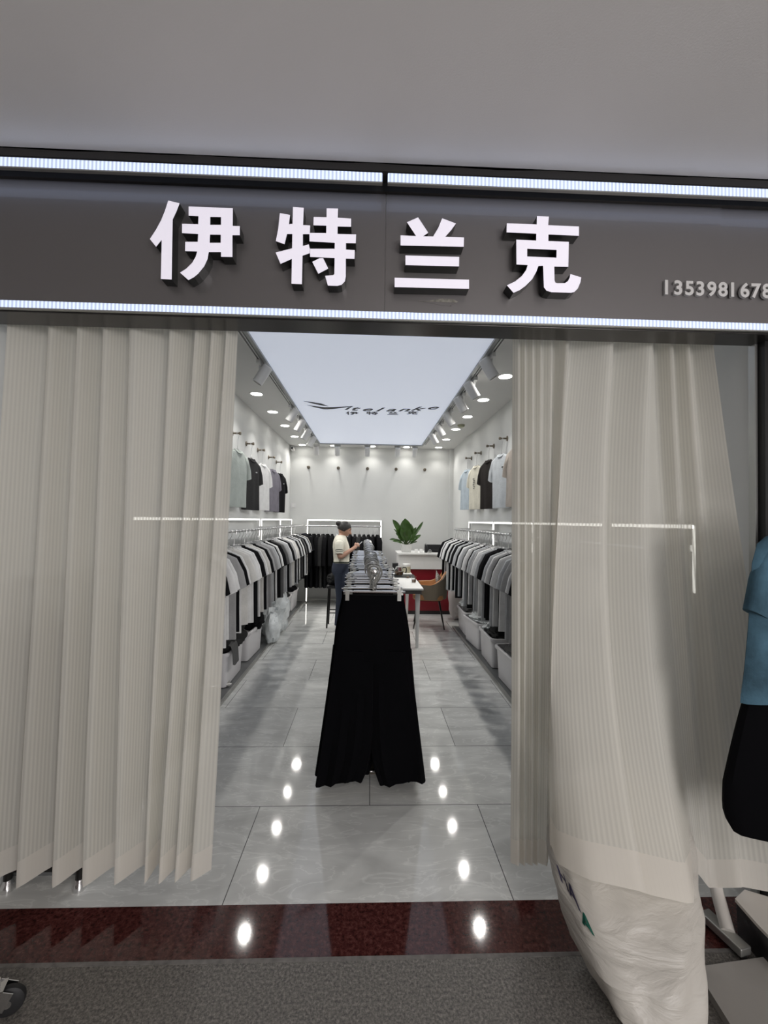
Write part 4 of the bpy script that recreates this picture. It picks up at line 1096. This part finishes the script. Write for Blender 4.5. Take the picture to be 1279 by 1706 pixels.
# ------------------------------------------------------------------ person
pe = thing('person', 'person in a cream striped knit top and jeans looking down at a phone', 'person', (-.405, 6.02, 0))
def skin(nodes, edges, root):
    me = bpy.data.meshes.new('skin'); idx = {k: i for i, k in enumerate(nodes)}
    me.from_pydata([v[:3] for v in nodes.values()], [(idx[a], idx[b]) for a, b in edges], [])
    o = bpy.data.objects.new('skin', me); COL.objects.link(o)
    sm_ = o.modifiers.new('skin', 'SKIN'); sm_.use_smooth_shade = True
    for i, v in enumerate(nodes.values()):
        r = v[3]; me.skin_vertices[0].data[i].radius = r if isinstance(r, tuple) else (r, r); me.skin_vertices[0].data[i].use_root = (i == idx[root])
    ss = o.modifiers.new('sub', 'SUBSURF'); ss.levels = 2; ss.render_levels = 2
    dg = bpy.context.evaluated_depsgraph_get(); out = bpy.data.meshes.new_from_object(o.evaluated_get(dg))
    bm = bmesh.new(); bm.from_mesh(out); bmesh.ops.holes_fill(bm, edges=[e for e in bm.edges if e.is_boundary], sides=0)
    bmesh.ops.recalc_face_normals(bm, faces=bm.faces); bm.to_mesh(out); bm.free()
    vs = [Vector(v.co) for v in out.vertices]; fs = [tuple(p.vertices) for p in out.polygons]
    bpy.data.objects.remove(o); return vs, fs
N_ = {'pel': (0, 0, .90, .105), 'spi': (.005, 0, 1.02, .088), 'che': (-.005, 0, 1.17, .095), 'nb': (-.015, 0, 1.30, .06), 'nk': (.005, 0, 1.36, .045), 'hd': (.03, 0, 1.43, .05)}
ED = [('pel', 'spi'), ('spi', 'che'), ('che', 'nb'), ('nb', 'nk'), ('nk', 'hd')]
for s, n_ in ((-1, 'r'), (1, 'l')):
    N_['hip'+n_] = (0, s*.085, .83, .085); N_['kn'+n_] = (.012, s*.09, .46, .055); N_['an'+n_] = (-.015, s*.09, .085, .036); N_['to'+n_] = (.12, s*.105, .03, .030)
    ED += [('pel', 'hip'+n_), ('hip'+n_, 'kn'+n_), ('kn'+n_, 'an'+n_), ('an'+n_, 'to'+n_)]
ARM = {-1: ((-.02, -.150, 1.255, .046), (-.015, -.205, 1.045, .036), (.165, -.105, 1.165, .026), (.215, -.055, 1.205, .028)),
       1: ((-.02, .150, 1.255, .046), (.0, .205, 1.05, .036), (.17, .10, 1.16, .026), (.22, .05, 1.195, .028))}
for s, n_ in ((-1, 'r'), (1, 'l')):
    sh, el, wr, pa = ARM[s]
    N_['sh'+n_], N_['el'+n_], N_['wr'+n_], N_['pa'+n_] = sh, el, wr, pa
    N_['ua'+n_] = tuple((a+b)/2 for a, b in zip(sh, el)); N_['fa'+n_] = tuple((a*.6+b*.4) for a, b in zip(el, wr))[:3] + (.037,)
    ED += [('nb', 'sh'+n_), ('sh'+n_, 'ua'+n_), ('ua'+n_, 'el'+n_), ('el'+n_, 'fa'+n_), ('fa'+n_, 'wr'+n_), ('wr'+n_, 'pa'+n_)]
vs, fs = skin(N_, ED, 'pel')
bd = MB().add(vs, fs)
# head with face, built around its own centre and tilted forward
HC = Vector((.045, 0, 1.445)); HR = Matrix.Rotation(.42, 3, 'Y')
def hp(x, y, z): return HC + HR @ Vector((x, y, z))
rings = []
for i in range(25):
    u = i/24; z = -.112 + .215*u; r = []
    half = max(.06, sin(PI*(.04 + .92*u)))**.55
    for k in range(28):
        a = 2*PI*k/28; cx, cy = cos(a), sin(a)
        rx_ = .092*half; ry_ = .073*half
        if z < -.03: ry_ *= 1 - .28*((-.03-z)/.08); rx_ *= 1 - .10*((-.03-z)/.08)
        x = rx_*cx; y = ry_*cy
        if cx > 0:
            f = max(0, 1-abs(y)/.018)
            if -.045 < z < .02: x += .024*f*max(0, 1-abs(z+.025)/.045)          # nose
            if z < -.065: x += .012*max(0, 1-abs(y)/.035)                        # chin
            if abs(z+.062) < .012: x += .006*max(0, 1-abs(y)/.028)               # mouth
            if abs(z-.012) < .016: x -= .008*max(0, 1-abs(abs(y)-.030)/.018)     # eye sockets
            if .02 < z < .04: x += .003
        r.append(hp(x, y, z))
    rings.append(r)
bd.loft(rings)
bd.ell(hp(.102, 0, -.022), (.020, .013, .017), 12, 8, HR); bd.ell(hp(.088, 0, .0), (.010, .010, .026), 10, 8, HR)
for s in (-1, 1):        # ears
    bd.ell(hp(-.008, s*.072, -.005), (.016, .010, .030), 10, 8, HR)
# hands: four fingers and a thumb each, curled round the phone
FING = []
for s in (-1, 1):
    pa = Vector(ARM[s][3][:3]); wr = Vector(ARM[s][2][:3]); d = (pa-wr).normalized(); out = Vector((0, s, 0))
    up = d.cross(out).normalized()
    if up.z < 0: up = -up
    for j, (ln, sp) in enumerate(((.058, -.024), (.066, -.008), (.062, .008), (.048, .022))):
        base = pa + d*.008 + up*(-sp)*.9 + out*.006
        p1 = base + d*ln*.42 + out*.010; p2 = p1 + d*ln*.30 - out*.012; p3 = p2 - out*ln*.34 + d*.004
        nodes = {'a': (*base, .0095), 'b': (*p1, .0088), 'c': (*p2, .0082), 'd': (*p3, .0072)}
        bd.add(*skin(nodes, [('a', 'b'), ('b', 'c'), ('c', 'd')], 'a'))
    base = pa - d*.012 + up*.022; p1 = base + d*.024 + up*.016 - out*.006; p2 = p1 + d*.022 + up*.004 - out*.012
    bd.add(*skin({'a': (*base, .012), 'b': (*p1, .0105), 'c': (*p2, .0085)}, [('a', 'b'), ('b', 'c')], 'a'))
bo = bd.build('body', M['skin'], pe)
rm = bo.modifiers.new('skin', 'REMESH'); rm.mode = 'VOXEL'; rm.voxel_size = .0062; rm.use_smooth_shade = True
sm2 = bo.modifiers.new('smooth', 'SMOOTH'); sm2.factor = .5; sm2.iterations = 3
dg = bpy.context.evaluated_depsgraph_get(); me_ = bpy.data.meshes.new_from_object(bo.evaluated_get(dg)); bo.modifiers.clear(); bo.data = me_
# hair: cap, fringe line and a low bun
hr = MB(); rings = []
for i in range(17):
    u = i/16; a = PI*(.02 + .60*u); r = []
    for k in range(28):
        ph = 2*PI*k/28; cx, cy = cos(ph), sin(ph)
        low = 1.0 if cx < .2 else 1 - .40*min(1, (cx-.2)/.5)      # stop higher over the forehead
        aa = PI*.02 + (a-PI*.02)*low
        w = 1 + .03*noise.noise((cx*4, cy*4, aa*3))
        r.append(hp(.100*sin(aa)*cx*w - .010, .082*sin(aa)*cy*w, .108*cos(aa)*w + .004))
    rings.append(r)
hr.loft(rings); 
hr.ell(hp(-.115, 0, .035), (.042, .040, .038), 16, 10, HR)
hr.build('hair', M['hair'], pe)
for s in (-1, 1):
    MB().ell(hp(.079, s*.030, .010), (.006, .011, .006), 10, 6, HR).build('eye', M['eye'], pe)
    MB().tube([hp(.086, s*.018, .030), hp(.085, s*.032, .034), hp(.076, s*.046, .030)], .0035, 6).build('eyebrow', M['hair'], pe)
MB().ell(hp(.0845, 0, -.063), (.006, .018, .006), 12, 6, HR).build('lips', M['lip'], pe)
# knit top
kt = MB(); 
def ov(cx, a, b, z, n=28): return [(cx + a*cos(2*PI*k/n), b*sin(2*PI*k/n), z + .004*sin(6*PI*k/n)) for k in range(n)]
kt.loft([ov(.005, .112, .150, .935), ov(.005, .114, .152, .955), ov(.005, .116, .154, .962), ov(.005, .116, .154, .985), ov(.005, .112, .150, .992), ov(.003, .116, .148, 1.05), ov(.002, .120, .150, 1.13), ov(-.005, .120, .155, 1.19), ov(-.012, .108, .186, 1.25), ov(-.015, .096, .168, 1.288), ov(-.014, .086, .125, 1.318), ov(-.010, .074, .088, 1.340), ov(-.006, .064, .068, 1.356)],
        mi=[0, 0, 1, 0, 0, 0, 0, 0, 0, 0, 0, 0])
kto = kt.build('knit_top', [M['knit'], M['knit_dark']], pe)
for s in (-1, 1):
    sh, el = Vector(ARM[s][0][:3]), Vector(ARM[s][1][:3]); b = MB()
    pts = [(-.13, .03), (-.08, .050), (.0, .060), (.25, .060), (.48, .058), (.53, .058), (.60, .058), (.64, .058), (.74, .056), (.745, .045)]
    d = (el-sh).normalized(); A = d.cross(Vector((1, 0, 0))).normalized(); B_ = A.cross(d)
    b.loft([[sh + (el-sh)*u + A*r*cos(2*PI*k/18) + B_*r*sin(2*PI*k/18) for k in range(18)] for u, r in pts], mi=[0, 0, 0, 0, 1, 0, 1, 0, 0], cap=False)
    b.build('sleeve', [M['knit'], M['knit_dark']], kto)
# jeans and shoes
jn = MB().loft([ov(.0, .118, .158, .96), ov(-.004, .128, .165, .90), ov(-.006, .130, .170, .84), ov(0, .11, .168, .79)])
for s in (-1, 1):
    def lg_(cx, cy, r, z): return [(cx + r*cos(2*PI*k/18), s*cy + r*.95*sin(2*PI*k/18), z) for k in range(18)]
    jn.loft([lg_(0, .085, .092, .83), lg_(.005, .088, .085, .68), lg_(.012, .09, .070, .47), lg_(0, .09, .066, .28), lg_(-.012, .09, .062, .09)])
jn.build('jeans', M['denim'], pe)
for s in (-1, 1):
    b = MB(); b.loft([[(.05 + .13*cos(2*PI*k/20)*f, s*.097 + .046*sin(2*PI*k/20)*f, z) for k in range(20)] for z, f in ((0, .96), (.02, 1), (.045, .92), (.075, .6), (.085, .3))]); b.build('shoe', M['white_plastic'], pe)
ph_ = thing('mobile_phone', 'slim phone held in both hands of the person', 'phone', (-.405 + .245, 6.02, 1.215))
PR = Matrix.Rotation(-.75, 3, 'Y')
MB().box((0, 0, 0), (.148, .072, .009), PR).build('case', M['white_plastic'], ph_, smooth=False, bevel=.003)
MB().box(PR @ Vector((0, 0, .0052)), (.138, .064, .0012), PR).build('screen', M['screen'], ph_, smooth=False)

# ------------------------------------------------------------------ outside the shop: sack, garment rack, board, caster rack
sk = thing('white_sack', 'big bulging white sack standing outside under the hem of the right curtain', 'sack', (.92, 1.40, 0))
prof = []
for z, pl, pr, yl, ym, ry in ((.0, 1048, 1110, 1720, 1.36, .13), (.03, 1020, 1122, 1690, 1.365, .165), (.09, 985, 1132, 1640, 1.38, .18), (.17, 955, 1140, 1580, 1.42, .185), (.26, 930, 1146, 1510, 1.52, .165), (.34, 914, 1146, 1450, 1.61, .13), (.42, 925, 1130, 1400, 1.66, .115), (.50, 955, 1105, 1340, 1.69, .09), (.56, 985, 1070, 1310, 1.70, .05)):
    a, b = at_y(pl, yl, ym), at_y(pr, yl, ym); prof.append(((a.x+b.x)/2, (b.x-a.x)/2, ym, ry, z))
def sack_w(x, y, z):
    return .020*noise.noise(Vector((x*1.6, y*1.6, z*7))*1.3) + .012*noise.noise(Vector((x*2, y*2, z*30))) - .020*abs(noise.noise(Vector((x*3+z*9, y*3, z*16)))) + .012
def interp(prof, m=40):
    out = []
    for i in range(m+1):
        t = i/m*(len(prof)-1); k = min(int(t), len(prof)-2); f = t-k; f = f*f*(3-2*f)*.4 + f*.6
        out.append(tuple(a+(b-a)*f for a, b in zip(prof[k], prof[k+1])))
    return out
rings = []
for cx, hx, cy, hy, z in interp(prof):
    r = []
    for k in range(64):
        a = 2*PI*k/64; c, s_ = cos(a), sin(a)
        e = .82; x = abs(c)**e*(1 if c >= 0 else -1); y = abs(s_)**e*(1 if s_ >= 0 else -1)
        q = Vector((x*1.6, y*1.6, z*7)); w = sack_w(x, y, z)
        r.append((cx + x*(hx+w*.5), cy + y*(hy+w), z + .006*noise.noise(q*2)*(z > .02)))
    rings.append(r)
put(MB().loft(rings).build('sack_body', M['sack'], sk))
def on_sack(a, z):
    pr_ = interp(prof, 200); cx, hx, cy, hy, zz = min(pr_, key=lambda t: abs(t[4]-z))
    c, s_ = cos(a), sin(a); x = abs(c)**.82*(1 if c >= 0 else -1); y = abs(s_)**.82*(1 if s_ >= 0 else -1)
    w = sack_w(x, y, z); return Vector((cx + x*(hx+w*.5+.004), cy + y*(hy+w+.004), z))
def sack_text(txt, a0, z0, dz, m, sz, da=1.25):
    b = MB()
    vs, fs = text_mesh(txt, sz, .002, offset=.001)
    b.add([on_sack(a0 + v.x*da/.25, z0 + v.y - v.x*dz) for v in vs], fs)
    put(b.build('print', m, sk, smooth=False))
sack_text('HA', PI+.18, .285, .35, M['ink_purple'], .042, 1.8)
sack_text('A', PI+.58, .245, .3, M['ink_green'], .034, 1.8)

gr = thing('garment_rack', 'cream tube garment rack with a silver foot bar outside the right curtain', 'clothes rack', (1.36, 1.56, 0))
f0, f1 = at_z(1172, 1522, .035), at_z(1243, 1588, .035)
dv = (f1-f0).normalized(); an = math.atan2(dv.y, dv.x); mid = (f0+f1)/2
fb = put(MB().box((mid.x, mid.y, .037), ((f1-f0).length, .050, .030), Matrix.Rotation(an, 3, 'Z')).build('foot_bar', M['alu'], gr, smooth=False, bevel=.004))
lb = at_z(1212, 1552, .05); lt = at_y(1192, 1478, 1.655); le = lb + (lt-lb)*2.3
put(MB().tube([lb, le], .023, 14).build('brace', M['rackwhite'], gr))
for q in (f0 + dv*.01, f1 - dv*.012):
    put(MB().lathe([(.012, -.008), (.0125, 0), (.012, .008)], (q.x, q.y, .0126), 16, Matrix.Rotation(PI/2, 3, 'Y')).build('caster', M['rubber'], gr))
put(MB().tube([(1.50, 1.04, .02), (1.50, 1.04, 1.76), (1.525, 1.44, 1.76)], .0175, 12).build('post', M['rackwhite'], gr))
put(MB().tube([(1.50, 1.04, .04), (le.x+.25, 1.50, .04)], .0175, 12).build('base_tube', M['rackwhite'], gr))
hg = wire_hanger(.16, .36).build('clothes_hanger', M['wire'], loc=(1.525, 1.36, 1.752), rotz=.06)
tag(hg, 'hanger carrying the mottled blue t-shirt outside the right curtain', 'hanger')
bt_ = make_tee('teal', 77, .60, .50, name='t_shirt'); bt_.location = (1.525, 1.36, 1.59); bt_.rotation_euler.z = .06
for c in bt_.children:
    for v in c.data.vertices:
        if c.name.startswith('sleeve'): v.co.x *= .80
        elif v.co.z < -.2: v.co.x *= 1 + .16*(-.2-v.co.z)/.4; v.co.y += .010*sin(v.co.x*26)*(-.2-v.co.z)/.4
bt_['label'] = 'mottled blue t-shirt hanging outside the shop at the right edge'
sh_ = MB(); 
SHZ = 1.03
rgs = []
for i in range(16):
    u = i/15; z = SHZ - .49*u; xl = 1.290 - .080*min(1, u*1.5)**.8 + (.035*max(0, (u-.80)/.20)**2.2); t_ = .035 + .02*u
    rgs.append(ring_el(xl, 1.80 + .05*u, z, t_, 26, .012*u, 1.0, kf=6))
so2 = sh_.loft(rgs).build('shorts', FAB['trouser'], loc=(0, 1.375, 0))
tag(so2, 'wide black shorts hanging below the blue t-shirt at the right edge', 'shorts')
A_, B__, C_ = at_z(1157, 1611, .03), at_z(1300, 1590, .03), at_z(1216, 1706, .03)
dirn = (C_-A_); D_ = A_ + dirn*1.6; E_ = B__ + (B__-A_)*.3; F_ = E_ + dirn*1.6
gb = MB(); top = [A_, E_, F_, D_]; gb.add([(p.x, p.y, .03) for p in top] + [(p.x, p.y, .001) for p in top], [(0, 1, 2, 3), (7, 6, 5, 4), (0, 4, 5, 1), (1, 5, 6, 2), (2, 6, 7, 3), (3, 7, 4, 0)])
tag(gb.build('floor_board', M['grey_board'], smooth=False), 'flat grey board lying on the corridor floor at the lower right corner', 'board')
bb = thing('storage_box', 'low black box with a cream lid under the garment rack', 'box', (1.55, 1.57, 0))
a1 = at_z(1232, 1500, .13); 
lid = [at_z(1224, 1497, .13), at_z(1240, 1482, .13), at_z(1300, 1500, .13), at_z(1310, 1590, .13), at_z(1262, 1540, .13)]
b = MB(); b.add([(p.x, p.y, .13) for p in lid] + [(p.x, p.y, .118) for p in lid], [(0, 1, 2, 3, 4), (9, 8, 7, 6, 5)] + [(i, i+5, (i+1) % 5+5, (i+1) % 5) for i in range(5)])
put(b.build('lid', M['rackwhite'], bb, smooth=False))
cxm = sum((p for p in lid), Vector())/5
b = MB(); b.add([(cxm.x+(p.x-cxm.x)*.95, cxm.y+(p.y-cxm.y)*.95, .118) for p in lid] + [(cxm.x+(p.x-cxm.x)*.9, cxm.y+(p.y-cxm.y)*.9, .001) for p in lid], [(0, 1, 2, 3, 4), (9, 8, 7, 6, 5)] + [(i, i+5, (i+1) % 5+5, (i+1) % 5) for i in range(5)])
put(b.build('box', M['black_plastic'], bb, smooth=False))

# rolling rack whose caster shows at the lower left
w = at_z(14, 1690, 0); 
rr = thing('rolling_rack', 'chrome rolling rack whose black caster shows at the lower left corner', 'clothes rack', (w.x, w.y, 0))
WR = Matrix.Rotation(.35, 3, 'Z') @ Matrix.Rotation(PI/2, 3, 'X')
wl = MB().lathe([(.012, -.013), (.036, -.013), (.043, -.008), (.044, 0), (.043, .008), (.036, .013), (.012, .013)], (0, 0, .044), 28, WR, cap=True).build('wheel', M['rubber'], rr)
MB().lathe([(.001, -.016), (.012, -.016), (.012, .016), (.001, .016)], (0, 0, .044), 14, WR).build('hub', M['chrome'], wl)
fk = MB(); R_ = Matrix.Rotation(.35, 3, 'Z')
for s in (-1, 1): fk.box(R_ @ Vector((-.018, s*.020, .065)), (.05, .003, .055), R_ @ Matrix.Rotation(.5, 3, 'Y'))
fk.box(R_ @ Vector((-.033, 0, .094)), (.05, .043, .004), R_).build('fork', M['chrome'], rr, smooth=False)
MB().tube([R_ @ Vector((-.033, 0, .095)), R_ @ Vector((-.033, 0, .118))], .011, 10).build('stem', M['chrome'], rr)
MB().tube([R_ @ Vector((-.033, 0, .125)), Vector((-.7, -.05, .125))], .014, 10).build('base_tube', M['chrome'], rr)
MB().tube([Vector((-.55, -.04, .125)), Vector((-.55, -.04, 1.6))], .014, 10).build('post', M['chrome'], rr)
w2 = MB().lathe([(.012, -.013), (.036, -.013), (.043, -.008), (.044, 0), (.043, .008), (.036, .013), (.012, .013)], (-.7, -.05, .044), 28, WR).build('wheel', M['rubber'], rr)
MB().tube([Vector((-.7, -.05, .06)), Vector((-.7, -.05, .125))], .011, 10).build('stem', M['chrome'], rr)
